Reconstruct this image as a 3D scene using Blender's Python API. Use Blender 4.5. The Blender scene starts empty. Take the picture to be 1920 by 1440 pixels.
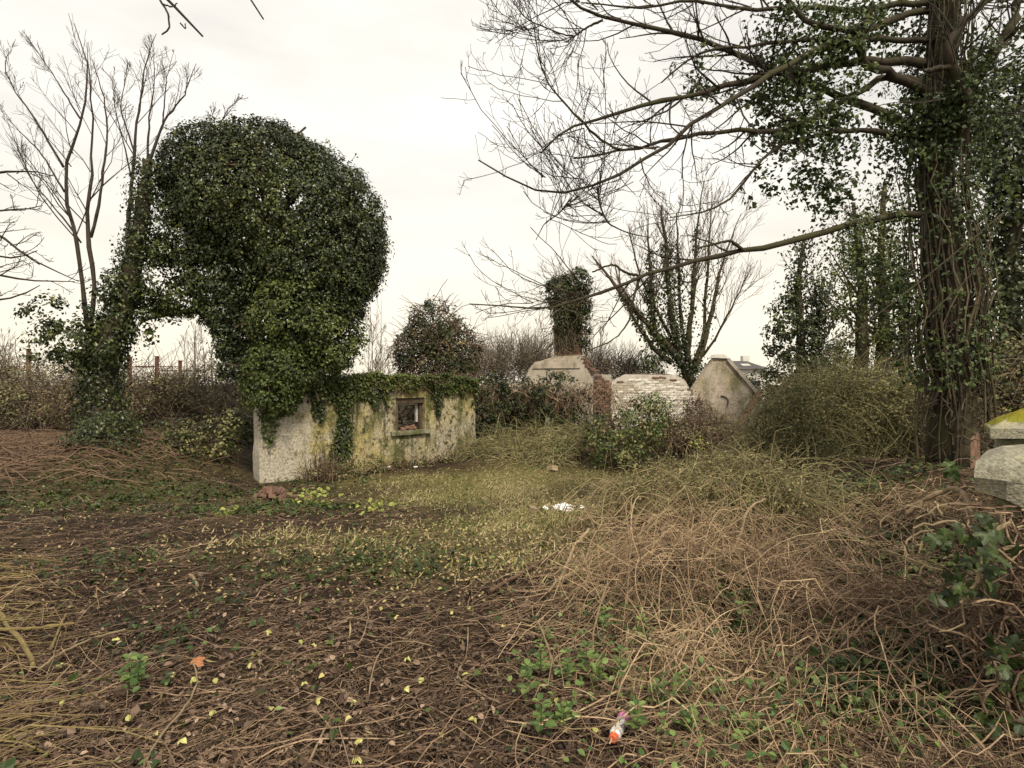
import bpy, math
import numpy as np

rng = np.random.default_rng(11)
SC = bpy.context.scene
COL = SC.collection

# ------------------------------------------------------------------ camera, world, sun, exposure
F, CX, CY, CAMZ = 1066.0, 960.0, 720.0, 1.6
cam = bpy.data.objects.new('camera', bpy.data.cameras.new('camera'))
COL.objects.link(cam)
cam.location = (0, 0, CAMZ)
cam.rotation_euler = (math.radians(90), 0, 0)
cam.data.sensor_width = 36.0
cam.data.lens = 36.0 * F / 1920.0
cam.data.clip_start = 0.05
cam.data.clip_end = 3000
SC.camera = cam

SUN_EL, SUN_AZ = 50.0, 155.0          # azimuth: compass-like angle, from +Y clockwise
world = bpy.data.worlds.new('World')
SC.world = world
world.use_nodes = True
wn, wl = world.node_tree.nodes, world.node_tree.links
wn.clear()
w_out = wn.new('ShaderNodeOutputWorld')
sky = wn.new('ShaderNodeTexSky')
sky.sky_type = 'NISHITA'
sky.sun_disc = False
sky.sun_elevation = math.radians(SUN_EL)
sky.sun_rotation = math.radians(SUN_AZ)
sky.dust_density = 4.0
bg_sky = wn.new('ShaderNodeBackground')
bg_sky.inputs['Strength'].default_value = 0.07
wl.new(sky.outputs[0], bg_sky.inputs['Color'])
tc = wn.new('ShaderNodeTexCoord')
mp = wn.new('ShaderNodeMapping')
mp.inputs['Scale'].default_value = (1.0, 1.0, 3.2)
wl.new(tc.outputs['Generated'], mp.inputs['Vector'])
nz = wn.new('ShaderNodeTexNoise')
nz.inputs['Scale'].default_value = 2.1
nz.inputs['Detail'].default_value = 5.0
nz.inputs['Roughness'].default_value = 0.5
wl.new(mp.outputs[0], nz.inputs['Vector'])
rmp = wn.new('ShaderNodeValToRGB')
rmp.color_ramp.elements[0].position = 0.30
rmp.color_ramp.elements[0].color = (0.65, 0.622, 0.58, 1)
rmp.color_ramp.elements[1].position = 0.60
rmp.color_ramp.elements[1].color = (0.88, 0.845, 0.77, 1)
wl.new(nz.outputs['Fac'], rmp.inputs['Fac'])
# cloud deck turns creamier towards the horizon all the way round
sepv = wn.new('ShaderNodeSeparateXYZ')
wl.new(tc.outputs['Generated'], sepv.inputs[0])
hr = wn.new('ShaderNodeMapRange')
hr.inputs['From Min'].default_value = 0.0
hr.inputs['From Max'].default_value = 0.35
hr.inputs['To Min'].default_value = 0.75
hr.inputs['To Max'].default_value = 0.0
wl.new(sepv.outputs['Z'], hr.inputs['Value'])
hmix = wn.new('ShaderNodeMix')
hmix.data_type = 'RGBA'
hmix.inputs['B'].default_value = (0.91, 0.81, 0.61, 1)
wl.new(hr.outputs[0], hmix.inputs['Factor'])
wl.new(rmp.outputs['Color'], hmix.inputs['A'])
bg_cl = wn.new('ShaderNodeBackground')
bg_cl.inputs['Strength'].default_value = 0.472
wl.new(hmix.outputs['Result'], bg_cl.inputs['Color'])
msh = wn.new('ShaderNodeMixShader')
msh.inputs[0].default_value = 0.96
wl.new(bg_sky.outputs[0], msh.inputs[1])
wl.new(bg_cl.outputs[0], msh.inputs[2])
wl.new(msh.outputs[0], w_out.inputs['Surface'])

sun = bpy.data.objects.new('sun', bpy.data.lights.new('sun', 'SUN'))
COL.objects.link(sun)
sun.data.energy = 1.5
sun.data.angle = math.radians(11)
sun.data.color = (1.0, 0.9, 0.72)
_az, _el = math.radians(SUN_AZ), math.radians(SUN_EL)
_sd = np.array([math.sin(_az) * math.cos(_el), math.cos(_az) * math.cos(_el), math.sin(_el)])
from mathutils import Vector, Matrix
sun.rotation_euler = Vector(-_sd).to_track_quat('-Z', 'Y').to_euler()

SC.view_settings.view_transform = 'Standard'
SC.view_settings.look = 'None'
SC.view_settings.gamma = 1.0
SC.view_settings.exposure = 1.5
SC.view_settings.use_curve_mapping = False
SC.render.engine = 'CYCLES'
SC.cycles.max_bounces = 4
SC.cycles.diffuse_bounces = 2
SC.cycles.glossy_bounces = 2
SC.cycles.transmission_bounces = 2
SC.cycles.transparent_max_bounces = 4
SC.cycles.use_denoising = True
SC.cycles.denoiser = 'OPENIMAGEDENOISE'
SC.cycles.denoising_prefilter = 'ACCURATE'

# ------------------------------------------------------------------ helpers
def sstep(a, b, x):
    t = np.clip((np.asarray(x, float) - a) / (b - a), 0, 1)
    return t * t * (3 - 2 * t)

_nd = np.random.default_rng(3)
_K = _nd.normal(size=(14, 3)); _PH = _nd.uniform(0, 6.28, 14)
def noise3(p, s=1.0):
    p = np.asarray(p, float) * s
    return np.sin(p @ _K.T * 1.3 + _PH).sum(-1) / 6.0

def bump(x, y, cx, cy, rx, ry, h):
    return h * np.exp(-((x - cx) / rx) ** 2 - ((y - cy) / ry) ** 2)

def g(x, y):
    x = np.asarray(x, float); y = np.asarray(y, float)
    z = -0.42 * sstep(4.5, 11.5, y)
    z = z + 0.80 * sstep(-4.6, -8.8, x) * sstep(7.5, 12.5, y)
    z = z + 0.72 * sstep(2.6, 5.4, x) * sstep(4.0, 7.0, y)
    z = z + 0.35 * sstep(13.0, 17.0, y) * sstep(-1.5, 0.5, x) * (1 - sstep(4, 6, x))
    z = z + bump(x, y, 1.25, 4.15, 0.62, 0.55, 0.31)
    z = z + bump(x, y, 2.25, 6.3, 1.2, 1.1, 0.22)
    z = z + bump(x, y, 2.35, 3.0, 0.8, 0.9, 0.22)
    z = z + bump(x, y, 0.4, 14.2, 1.8, 1.4, 0.25)
    q = np.stack([x, y, 0 * x], -1)
    z = z + 0.035 * noise3(q, 1.1) + 0.018 * noise3(q + 7, 3.0)
    return z

def P(px, py, d):
    return np.array([(px - CX) / F * d, d, CAMZ - (py - CY) / F * d])

def G(px, py, dz=0.0):
    """ground point that the survey ray (px, py) meets"""
    d = np.linspace(1.5, 60, 4000)
    x = (px - CX) / F * d; z = CAMZ - (py - CY) / F * d
    hit = np.nonzero(z < g(x, d))[0]
    i = hit[0] if len(hit) else len(d) - 1
    return np.array([x[i], d[i], float(g(x[i], d[i])) + dz])

def unit(v):
    return v / np.maximum(np.linalg.norm(v, axis=-1, keepdims=True), 1e-9)

def rdir(n, r=None):
    return unit((r or rng).normal(size=(n, 3)))

STUFF_PARTS = {'twigs', 'shoots', 'shoot_leaves', 'stems', 'foliage', 'crown', 'loose_foliage', 'fresh_foliage', 'stem_tangle', 'ivy', 'root_fringe', 'tangle', 'inner_tangle', 'coil', 'stalks', 'roots'}
class MB:
    """collects vertices and faces, links them as ONE mesh object"""
    def __init__(s):
        s.v, s.f, s.r, s.m, s.n = [], [], [], [], 0
    def add(s, v, faces, rnd=None, mat=0):
        v = np.asarray(v, np.float32).reshape(-1, 3)
        if rnd is None: rnd = np.full(len(v), 0.5)
        s.v.append(v); s.r.append(np.asarray(rnd, np.float32).reshape(-1))
        for f in faces:
            f = np.asarray(f, np.int32)
            if f.size:
                s.f.append(f + s.n); s.m.append(np.full(len(f), mat, np.int32))
        s.n += len(v)
        return s
    def mesh(s, name, mats, smooth=False):
        me = bpy.data.meshes.new(name)
        v = np.concatenate(s.v); me.vertices.add(len(v))
        me.vertices.foreach_set('co', v.ravel())
        tot = np.concatenate([np.full(len(f), f.shape[1], np.int32) for f in s.f])
        lv = np.concatenate([f.ravel() for f in s.f]).astype(np.int32)
        st = np.concatenate([[0], np.cumsum(tot)[:-1]]).astype(np.int32)
        me.loops.add(len(lv)); me.loops.foreach_set('vertex_index', lv)
        me.polygons.add(len(tot)); me.polygons.foreach_set('loop_start', st)
        me.polygons.foreach_set('loop_total', tot)
        me.polygons.foreach_set('material_index', np.concatenate(s.m))
        me.polygons.foreach_set('use_smooth', np.full(len(tot), smooth))
        a = me.attributes.new('rnd', 'FLOAT', 'POINT')
        a.data.foreach_set('value', np.concatenate(s.r))
        for m in (mats if isinstance(mats, (list, tuple)) else [mats]):
            me.materials.append(m)
        me.update(calc_edges=True); me.validate()
        return me
    def build(s, name, mats, parent=None, smooth=False):
        o = put(name, s.mesh(name, mats, smooth), parent)
        if parent is not None and name in STUFF_PARTS: o['kind'] = 'stuff'
        return o

def put(name, me, parent=None):
    o = bpy.data.objects.new(name, me); COL.objects.link(o)
    if parent is not None:
        o.parent = parent
        if parent.type == 'EMPTY' and parent.get('_abs'):
            o.matrix_parent_inverse = Matrix.Translation(-Vector(parent.location)) if not any(parent.rotation_euler) else parent.matrix_basis.inverted()
        elif parent.type == 'MESH' and parent.parent is not None:
            pass
    return o

def tag(o, label, cat=None, group=None, kind=None):
    o['label'] = label
    if cat: o['category'] = cat
    if group: o['group'] = group
    if kind: o['kind'] = kind
    return o

def thing(name, label, cat, loc=(0, 0, 0), group=None):
    """an Empty at the thing's base; its parts are built in world coordinates"""
    o = bpy.data.objects.new(name, None); COL.objects.link(o)
    o.location = Vector([float(c) for c in loc]); o.empty_display_size = 0.2
    o['_abs'] = 1
    return tag(o, label, cat, group)

def tubes(mb, pts, rad, sides=4, rnd=None, cap=False, mat=0, r=None):
    r = r or rng
    pts = np.asarray(pts, float); rad = np.asarray(rad, float)
    if pts.ndim == 2: pts = pts[None]; rad = rad[None]
    N, K, _ = pts.shape
    if N == 0: return
    T = unit(np.gradient(pts, axis=1))
    mt = unit(pts[:, -1] - pts[:, 0])
    ref = np.where(np.abs(mt[:, 2:3]) < 0.7, np.array([[0, 0, 1.0]]), np.array([[1.0, 0.13, 0]]))
    A = unit(np.cross(T, ref[:, None, :])); B = np.cross(T, A)
    th = np.arange(sides) / sides * 2 * np.pi + 0.4
    V = pts[:, :, None, :] + rad[:, :, None, None] * (np.cos(th)[None, None, :, None] * A[:, :, None, :] + np.sin(th)[None, None, :, None] * B[:, :, None, :])
    idx = np.arange(N * K * sides).reshape(N, K, sides)
    a = idx[:, :-1, :]; b = np.roll(a, -1, 2); c = idx[:, 1:, :]; d = np.roll(c, -1, 2)
    q = np.stack([a, b, d, c], -1).reshape(-1, 4)
    if rnd is None: rnd = r.random(N)
    rr = np.repeat(np.asarray(rnd), K * sides)
    fs = [q]
    if cap: fs += [idx[:, 0, ::-1].reshape(N, sides), idx[:, -1, :].reshape(N, sides)]
    mb.add(V, fs, rr, mat)

def resample(pl, K):
    pl = np.asarray(pl, float)
    s = np.concatenate([[0], np.cumsum(np.linalg.norm(np.diff(pl, axis=0), axis=1))])
    t = np.linspace(0, s[-1], K)
    # smooth with a Catmull-like pass: interpolate, then average
    out = np.stack([np.interp(t, s, pl[:, i]) for i in range(pl.shape[1])], 1)
    for _ in range(2):
        out[1:-1] = 0.25 * out[:-2] + 0.5 * out[1:-1] + 0.25 * out[2:]
    return out

def grow(par, prad, n, lr=(0.4, 0.7), ang=(25, 60), up=0.15, wig=0.25, K=6, tmin=0.25, rr=0.55, tip=0.3, absl=None, r=None):
    """children along each parent branch; returns points (M,K,3) and radii"""
    r = r or rng
    N, Kp, _ = par.shape
    L = np.linalg.norm(np.diff(par, axis=1), axis=2).sum(1)
    i = np.repeat(np.arange(N), n); M = len(i)
    t = tmin + (1 - tmin) * r.random(M) ** 0.9
    u = t * (Kp - 1) * 0.999; k = np.floor(u).astype(int); w = (u - k)[:, None]
    p = par[i, k] * (1 - w) + par[i, k + 1] * w
    T = unit(par[i, k + 1] - par[i, k])
    pr = prad[i, k] * (1 - w[:, 0]) + prad[i, k + 1] * w[:, 0]
    perp = unit(np.cross(T, rdir(M, r)))
    a = np.radians(r.uniform(ang[0], ang[1], M))[:, None]
    d = np.cos(a) * T + np.sin(a) * perp
    ln = (r.uniform(lr[0], lr[1], M) * L[i] * (1.15 - 0.75 * t)) if absl is None else r.uniform(absl[0], absl[1], M)
    pts = [p]
    for _ in range(K - 1):
        d = unit(d + up * np.array([0, 0, 1.0]) + wig * r.normal(size=(M, 3)) * 0.6)
        p = p + d * (ln / (K - 1))[:, None]; pts.append(p)
    pts = np.stack(pts, 1)
    r0 = np.maximum(pr * rr, 0.0022)
    rad = r0[:, None] * np.linspace(1, tip, K)[None]
    return pts, rad

# leaf templates: outline in (x, y) with z sag; faces as triangles
def _fan(outline):
    n = len(outline)
    v = np.array([(0, 0.42, 0.0)] + [(x, y, z) for x, y, z in outline])
    f = np.array([(0, 1 + i, 1 + (i + 1) % n) for i in range(n)])
    return v, f
LEAF = {
    'diamond': (np.array([(0, 0, 0), (-.36, .5, .09), (0, 1, -.05), (.36, .5, .09)]), np.array([(0, 2, 1), (0, 3, 2)])),
    'oval': (np.array([(0, 0, 0), (-.24, .3, .06), (-.22, .68, .03), (0, 1, -.1), (.22, .68, .03), (.24, .3, .06)]),
             np.array([(0, 2, 1), (0, 3, 2), (0, 4, 3), (0, 5, 4)])),
    'ivy': _fan([(0, .02, 0), (-.33, -.1, -.05), (-.56, .22, -.09), (-.3, .46, .03), (-.3, .66, -.03), (0, 1.02, -.15), (.3, .66, -.03), (.3, .46, .03), (.56, .22, -.09), (.33, -.1, -.05)]),
    'ivysmall': (np.array([(0, 0, 0), (-.5, .05, -.06), (-.3, .5, .05), (0, 1, -.13), (.3, .5, .05), (.5, .05, -.06)]), np.array([(0, 2, 1), (0, 3, 2), (0, 4, 3), (0, 5, 4)])),
    'curl': (np.array([(0, 0, 0), (-.26, .3, .2), (-.2, .7, .24), (0, 1, .12), (.2, .7, .24), (.26, .3, .2), (0, .35, 0), (0, .7, .02)]), np.array([(0, 6, 1), (1, 6, 2), (6, 7, 2), (2, 7, 3), (3, 7, 4), (4, 7, 6), (4, 6, 5), (5, 6, 0)])),
    'blade': (np.array([(-.02, 0, 0), (.02, 0, 0), (.006, .6, .07), (0, 1, .28)]), np.array([(0, 1, 2), (0, 2, 3)])),
}
def leaves(mb, pos, nrm, size, shape='diamond', tipdir=None, rnd=None, aspect=1.0, mat=0, r=None):
    r = r or rng
    pos = np.asarray(pos, float); N = len(pos)
    if N == 0: return
    nrm = unit(np.asarray(nrm, float)); size = np.broadcast_to(size, (N,))
    if tipdir is None: tipdir = r.normal(size=(N, 3))
    Y = tipdir - (tipdir * nrm).sum(1, keepdims=True) * nrm
    Y = unit(Y); X = np.cross(Y, nrm)
    tv, tf = LEAF[shape]
    V = pos[:, None, :] + size[:, None, None] * (tv[None, :, 0:1] * aspect * X[:, None, :] + (tv[None, :, 1:2]) * Y[:, None, :] + tv[None, :, 2:3] * nrm[:, None, :])
    nv = len(tv)
    f = (np.arange(N)[:, None, None] * nv + tf[None]).reshape(-1, tf.shape[1])
    if rnd is None: rnd = r.random(N)
    mb.add(V, [f], np.repeat(rnd, nv), mat)

def clump_leaves(mb, ells, nclump, per, size, rclump=0.3, shape='diamond', fill=0.25, droop=0.8, gap=None, huecut=None, flat=1.0, lump=0.0, r=None):
    """leaf clumps over the surface of a union of ellipsoids (cx,cy,cz,rx,ry,rz)"""
    r = r or rng
    E = np.array(ells, float)
    area = (E[:, 3] * E[:, 4] + E[:, 3] * E[:, 5] + E[:, 4] * E[:, 5])
    which = r.choice(len(E), nclump, p=area / area.sum())
    d = rdir(nclump, r)
    rho = 1 - fill * r.random(nclump) ** 2
    c = E[which, :3] + d * E[which, 3:] * rho[:, None]
    c += d * 0.22 * rclump * noise3(c, 1.2)[:, None] * 2
    if lump: c += d * (lump * (noise3(c, 1.1) + .8 * noise3(c + 5, 2.6) + .5 * r.normal(size=nclump) * (r.random(nclump) < .25)))[:, None]
    out = unit(d / E[which, 3:])
    # drop clumps buried deep in another ellipsoid
    keep = np.ones(nclump, bool)
    for j in range(len(E)):
        q = (((c - E[j, :3]) / E[j, 3:]) ** 2).sum(1)
        keep &= ~((q < 0.5) & (which != j))
    if gap is not None: keep &= gap(c)
    c, out = c[keep], out[keep]; M = len(c)
    rc = rclump * r.uniform(0.55, 1.3, M)
    tone = np.clip(0.5 + 0.22 * noise3(c, 0.8) + 0.13 * r.normal(size=M), 0, 1)
    i = np.repeat(np.arange(M), per)
    dd = rdir(len(i), r) + 0.75 * out[i]
    dd = unit(dd)
    p = c[i] + dd * rc[i][:, None] * (r.random(len(i)) ** 0.45)[:, None] * np.array([1, 1, flat])
    nrm = unit(dd + 0.5 * out[i] + np.array([0, 0, 0.45]) + 0.55 * r.normal(size=(len(i), 3)))
    tipd = np.array([0, 0, -droop]) + 0.7 * r.normal(size=(len(i), 3))
    leaves(mb, p, nrm, size * r.uniform(0.65, 1.25, len(i)), shape, tipd, np.clip(tone[i] + 0.22 * r.normal(size=len(i)), 0, 1), r=r)
    return c

def sleeve(mb, pl, rad, n, size, shape='diamond', thick=0.12, hang=0.6, cover=None, r=None):
    """ivy leaves wrapped round a limb (pl (K,3), rad (K,))"""
    r = r or rng
    K = len(pl); u = r.random(n) * (K - 1.001); k = u.astype(int); w = (u - k)[:, None]
    p = pl[k] * (1 - w) + pl[k + 1] * w
    T = unit(pl[k + 1] - pl[k]); R = rad[k] * (1 - w[:, 0]) + rad[k + 1] * w[:, 0]
    o = unit(np.cross(T, rdir(n, r)))
    lump = 1 + 0.5 * noise3(p, 2.3)
    q = p + o * (R + thick * np.abs(r.normal(size=n)) * np.clip(lump, .15, 2))[:, None]
    if cover is not None:
        kk = cover(q); q, o = q[kk], o[kk]
    m = len(q)
    nrm = unit(o + np.array([0, 0, .35]) + 0.5 * r.normal(size=(m, 3)))
    td = np.array([0, 0, -hang]) + 0.6 * r.normal(size=(m, 3))
    tone = np.clip(0.5 + 0.2 * noise3(q, 1.1) + 0.22 * r.normal(size=m), 0, 1)
    leaves(mb, q, nrm, size * r.uniform(.6, 1.25, m), shape, td, tone, r=r)

# ------------------------------------------------------------------ materials
def nt(name):
    m = bpy.data.materials.new(name); m.use_nodes = True
    n = m.node_tree.nodes; l = m.node_tree.links
    return m, n, l, n['Principled BSDF'], n['Material Output']

def ramp(n, stops):
    rp = n.new('ShaderNodeValToRGB'); e = rp.color_ramp.elements
    while len(e) < len(stops): e.new(0.5)
    for el, (p, c) in zip(e, stops):
        el.position = p; el.color = (*c, 1)
    return rp

def noise_node(n, l, scale, detail=4, rough=.55, vec=None, sc=None):
    t = n.new('ShaderNodeTexNoise'); t.inputs['Scale'].default_value = scale
    t.inputs['Detail'].default_value = detail; t.inputs['Roughness'].default_value = rough
    if sc is not None:
        mpn = n.new('ShaderNodeMapping'); mpn.inputs['Scale'].default_value = sc
        l.new(vec, mpn.inputs['Vector']); l.new(mpn.outputs[0], t.inputs['Vector'])
    elif vec is not None: l.new(vec, t.inputs['Vector'])
    return t

def mixc(n, l, fac, a, b, mode='MIX'):
    m = n.new('ShaderNodeMix'); m.data_type = 'RGBA'; m.blend_type = mode
    for sock, v in (('Factor', fac), ('A', a), ('B', b)):
        if isinstance(v, (int, float)): m.inputs[sock].default_value = v
        elif isinstance(v, tuple): m.inputs[sock].default_value = (*v, 1)
        else: l.new(v, m.inputs[sock])
    return m.outputs['Result']

def leaf_mat(name, stops, rough=0.45, trans=0.18, spec=0.5):
    m, n, l, b, o = nt(name)
    at = n.new('ShaderNodeAttribute'); at.attribute_name = 'rnd'
    rp = ramp(n, stops); l.new(at.outputs['Fac'], rp.inputs['Fac'])
    l.new(rp.outputs['Color'], b.inputs['Base Color'])
    b.inputs['Roughness'].default_value = rough; b.inputs['Specular IOR Level'].default_value = spec
    if trans > 0:
        t = n.new('ShaderNodeBsdfTranslucent'); l.new(rp.outputs['Color'], t.inputs['Color'])
        mx = n.new('ShaderNodeMixShader'); mx.inputs[0].default_value = trans
        l.new(b.outputs[0], mx.inputs[1]); l.new(t.outputs[0], mx.inputs[2]); l.new(mx.outputs[0], o.inputs['Surface'])
    return m

def bark_mat(name, stops, scale=18, bumpd=0.4, moss=None, zs=.25):
    m, n, l, b, o = nt(name)
    tcn = n.new('ShaderNodeTexCoord')
    at = n.new('ShaderNodeAttribute'); at.attribute_name = 'rnd'
    nz1 = noise_node(n, l, scale, 5, .6, tcn.outputs['Object'], (1, 1, zs))
    ad = n.new('ShaderNodeMath'); ad.operation = 'MULTIPLY_ADD'
    ad.inputs[1].default_value = 0.55; l.new(at.outputs['Fac'], ad.inputs[0])
    sub = n.new('ShaderNodeMath'); sub.operation = 'MULTIPLY_ADD'; sub.inputs[1].default_value = 0.9; sub.inputs[2].default_value = -0.22
    l.new(nz1.outputs['Fac'], sub.inputs[0]); l.new(sub.outputs[0], ad.inputs[2])
    rp = ramp(n, stops); l.new(ad.outputs[0], rp.inputs['Fac'])
    c = rp.outputs['Color']
    if moss:
        nz2 = noise_node(n, l, 2.2, 4, .6, tcn.outputs['Object'])
        r2 = ramp(n, [(.48, (0, 0, 0)), (.62, (1, 1, 1))]); l.new(nz2.outputs['Fac'], r2.inputs['Fac'])
        c = mixc(n, l, r2.outputs['Color'], c, moss)
    l.new(c, b.inputs['Base Color']); b.inputs['Roughness'].default_value = .85
    b.inputs['Specular IOR Level'].default_value = .25
    bp = n.new('ShaderNodeBump'); bp.inputs['Strength'].default_value = bumpd; bp.inputs['Distance'].default_value = .02
    l.new(nz1.outputs['Fac'], bp.inputs['Height']); l.new(bp.outputs[0], b.inputs['Normal'])
    return m

M = {}
M['ivy'] = leaf_mat('ivy_leaf', [(0, (.008, .0125, .0028)), (.45, (.021, .032, .0065)), (.8, (.055, .073, .015)), (1, (.13, .148, .032))], .42, .1, .42)
M['ivy_fresh'] = leaf_mat('ivy_fresh_leaf', [(0, (.02, .031, .0065)), (.5, (.056, .078, .0155)), (1, (.16, .178, .042))], .48, .18, .35)
M['ivy_near'] = leaf_mat('ivy_near_leaf', [(0, (.013, .022, .005)), (.5, (.036, .06, .014)), (1, (.12, .15, .036))], .5, .2, .35)
M['evergreen'] = leaf_mat('evergreen_leaf', [(0, (.008, .012, .004)), (.5, (.019, .027, .008)), (1, (.055, .064, .018))], .55, .1, .3)
M['olive'] = leaf_mat('olive_leaf', [(0, (.055, .057, .019)), (.5, (.15, .148, .052)), (1, (.36, .33, .14))], .6, .2)
M['bramble'] = leaf_mat('bramble_leaf', [(0, (.04, .026, .017)), (.4, (.12, .08, .048)), (.75, (.2, .148, .078)), (1, (.3, .24, .11))], .65, .1)
M['lime'] = leaf_mat('lime_leaf', [(0, (.13, .16, .03)), (.5, (.26, .3, .06)), (1, (.45, .46, .12))], .5, .25)
M['herb'] = leaf_mat('herb_leaf', [(0, (.035, .07, .016)), (.5, (.085, .145, .035)), (1, (.17, .24, .06))], .5, .25)
M['litter'] = leaf_mat('litter_leaf', [(0, (.016, .0105, .0075)), (.4, (.076, .049, .034)), (.8, (.18, .122, .086)), (1, (.32, .235, .17))], .7, 0, .3)
M['yellow_leaf'] = leaf_mat('yellow_leaf', [(0, (.22, .2, .06)), (.4, (.38, .34, .12)), (.7, (.4, .3, .15)), (1, (.36, .25, .14))], .55, .15)
M['bright_leaf'] = leaf_mat('bright_leaf', [(0, (.3, .3, .08)), (.5, (.5, .48, .17)), (1, (.55, .46, .22))], .5, .15)
M['orange_leaf'] = leaf_mat('orange_leaf', [(0, (.36, .15, .06)), (1, (.36, .15, .06))], .6, .1)
M['grass'] = leaf_mat('grass_blade', [(0, (.065, .085, .019)), (.3, (.16, .175, .048)), (.58, (.36, .325, .145)), (1, (.64, .52, .31))], .6, .25)
M['vine'] = bark_mat('dead_vine', [(0, (.022, .014, .009)), (.35, (.08, .051, .034)), (.65, (.2, .135, .088)), (1, (.46, .33, .215))], 30, .3, zs=1)
M['vine_tan'] = bark_mat('tan_vine', [(0, (.065, .044, .026)), (.4, (.235, .162, .096)), (1, (.56, .42, .265))], 26, .3, zs=1)
M['stick'] = bark_mat('cut_stick', [(0, (.09, .065, .038)), (.5, (.22, .165, .1)), (1, (.42, .34, .23))], 24, .4, zs=1)
M['pale_wood'] = bark_mat('stripped_wood', [(0, (.15, .105, .06)), (.5, (.28, .205, .125)), (1, (.42, .33, .22))], 24, .3, zs=1)
M['mossy_stick'] = bark_mat('mossy_stick', [(0, (.065, .048, .022)), (.5, (.17, .13, .055)), (1, (.34, .27, .12))], 24, .4, zs=1)
M['bark'] = bark_mat('bark', [(0, (.016, .013, .009)), (.5, (.05, .038, .024)), (1, (.12, .095, .06))], 14, .7, moss=(.045, .043, .016))
M['bark_warm'] = bark_mat('bark_warm', [(0, (.035, .022, .015)), (.5, (.105, .066, .043)), (1, (.2, .135, .09))], 9, .6)
M['bark_red'] = bark_mat('bare_red_bark', [(0, (.09, .05, .034)), (.5, (.19, .112, .076)), (1, (.29, .18, .125))], 7, .5)
M['bark_grey'] = bark_mat('bark_grey_green', [(0, (.022, .017, .01)), (.5, (.065, .05, .03)), (1, (.14, .105, .066))], 9, .7, moss=(.06, .055, .022))
M['twig'] = bark_mat('twig', [(0, (.014, .011, .008)), (.5, (.032, .025, .018)), (1, (.07, .056, .04))], 10, .1, zs=1)
M['stem_olive'] = bark_mat('olive_stem', [(0, (.05, .044, .019)), (.5, (.15, .13, .06)), (1, (.36, .31, .16))], 10, .1, zs=1)
M['twig_pale'] = bark_mat('twig_pale', [(0, (.06, .048, .036)), (.5, (.12, .095, .07)), (1, (.22, .18, .13))], 10, .1, zs=1)
M['twig_brown'] = bark_mat('twig_brown', [(0, (.03, .02, .014)), (.5, (.085, .058, .04)), (1, (.19, .135, .09))], 10, .1, zs=1)
M['ivy_stem'] = bark_mat('ivy_stem', [(0, (.026, .021, .013)), (.5, (.08, .064, .04)), (1, (.2, .165, .11))], 22, .5, zs=.5)

def simple(name, col, rough=.6, spec=.4):
    m, n, l, b, o = nt(name)
    tcn = n.new('ShaderNodeTexCoord')
    z = noise_node(n, l, 9, 5, .6, tcn.outputs['Object'])
    rp = ramp(n, [(.3, tuple(c * .72 for c in col)), (.7, tuple(min(1, c * 1.15) for c in col))])
    l.new(z.outputs['Fac'], rp.inputs['Fac']); l.new(rp.outputs['Color'], b.inputs['Base Color'])
    b.inputs['Roughness'].default_value = rough; b.inputs['Specular IOR Level'].default_value = spec
    bp = n.new('ShaderNodeBump'); bp.inputs['Strength'].default_value = .3; bp.inputs['Distance'].default_value = .01
    l.new(z.outputs['Fac'], bp.inputs['Height']); l.new(bp.outputs[0], b.inputs['Normal'])
    return m

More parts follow.
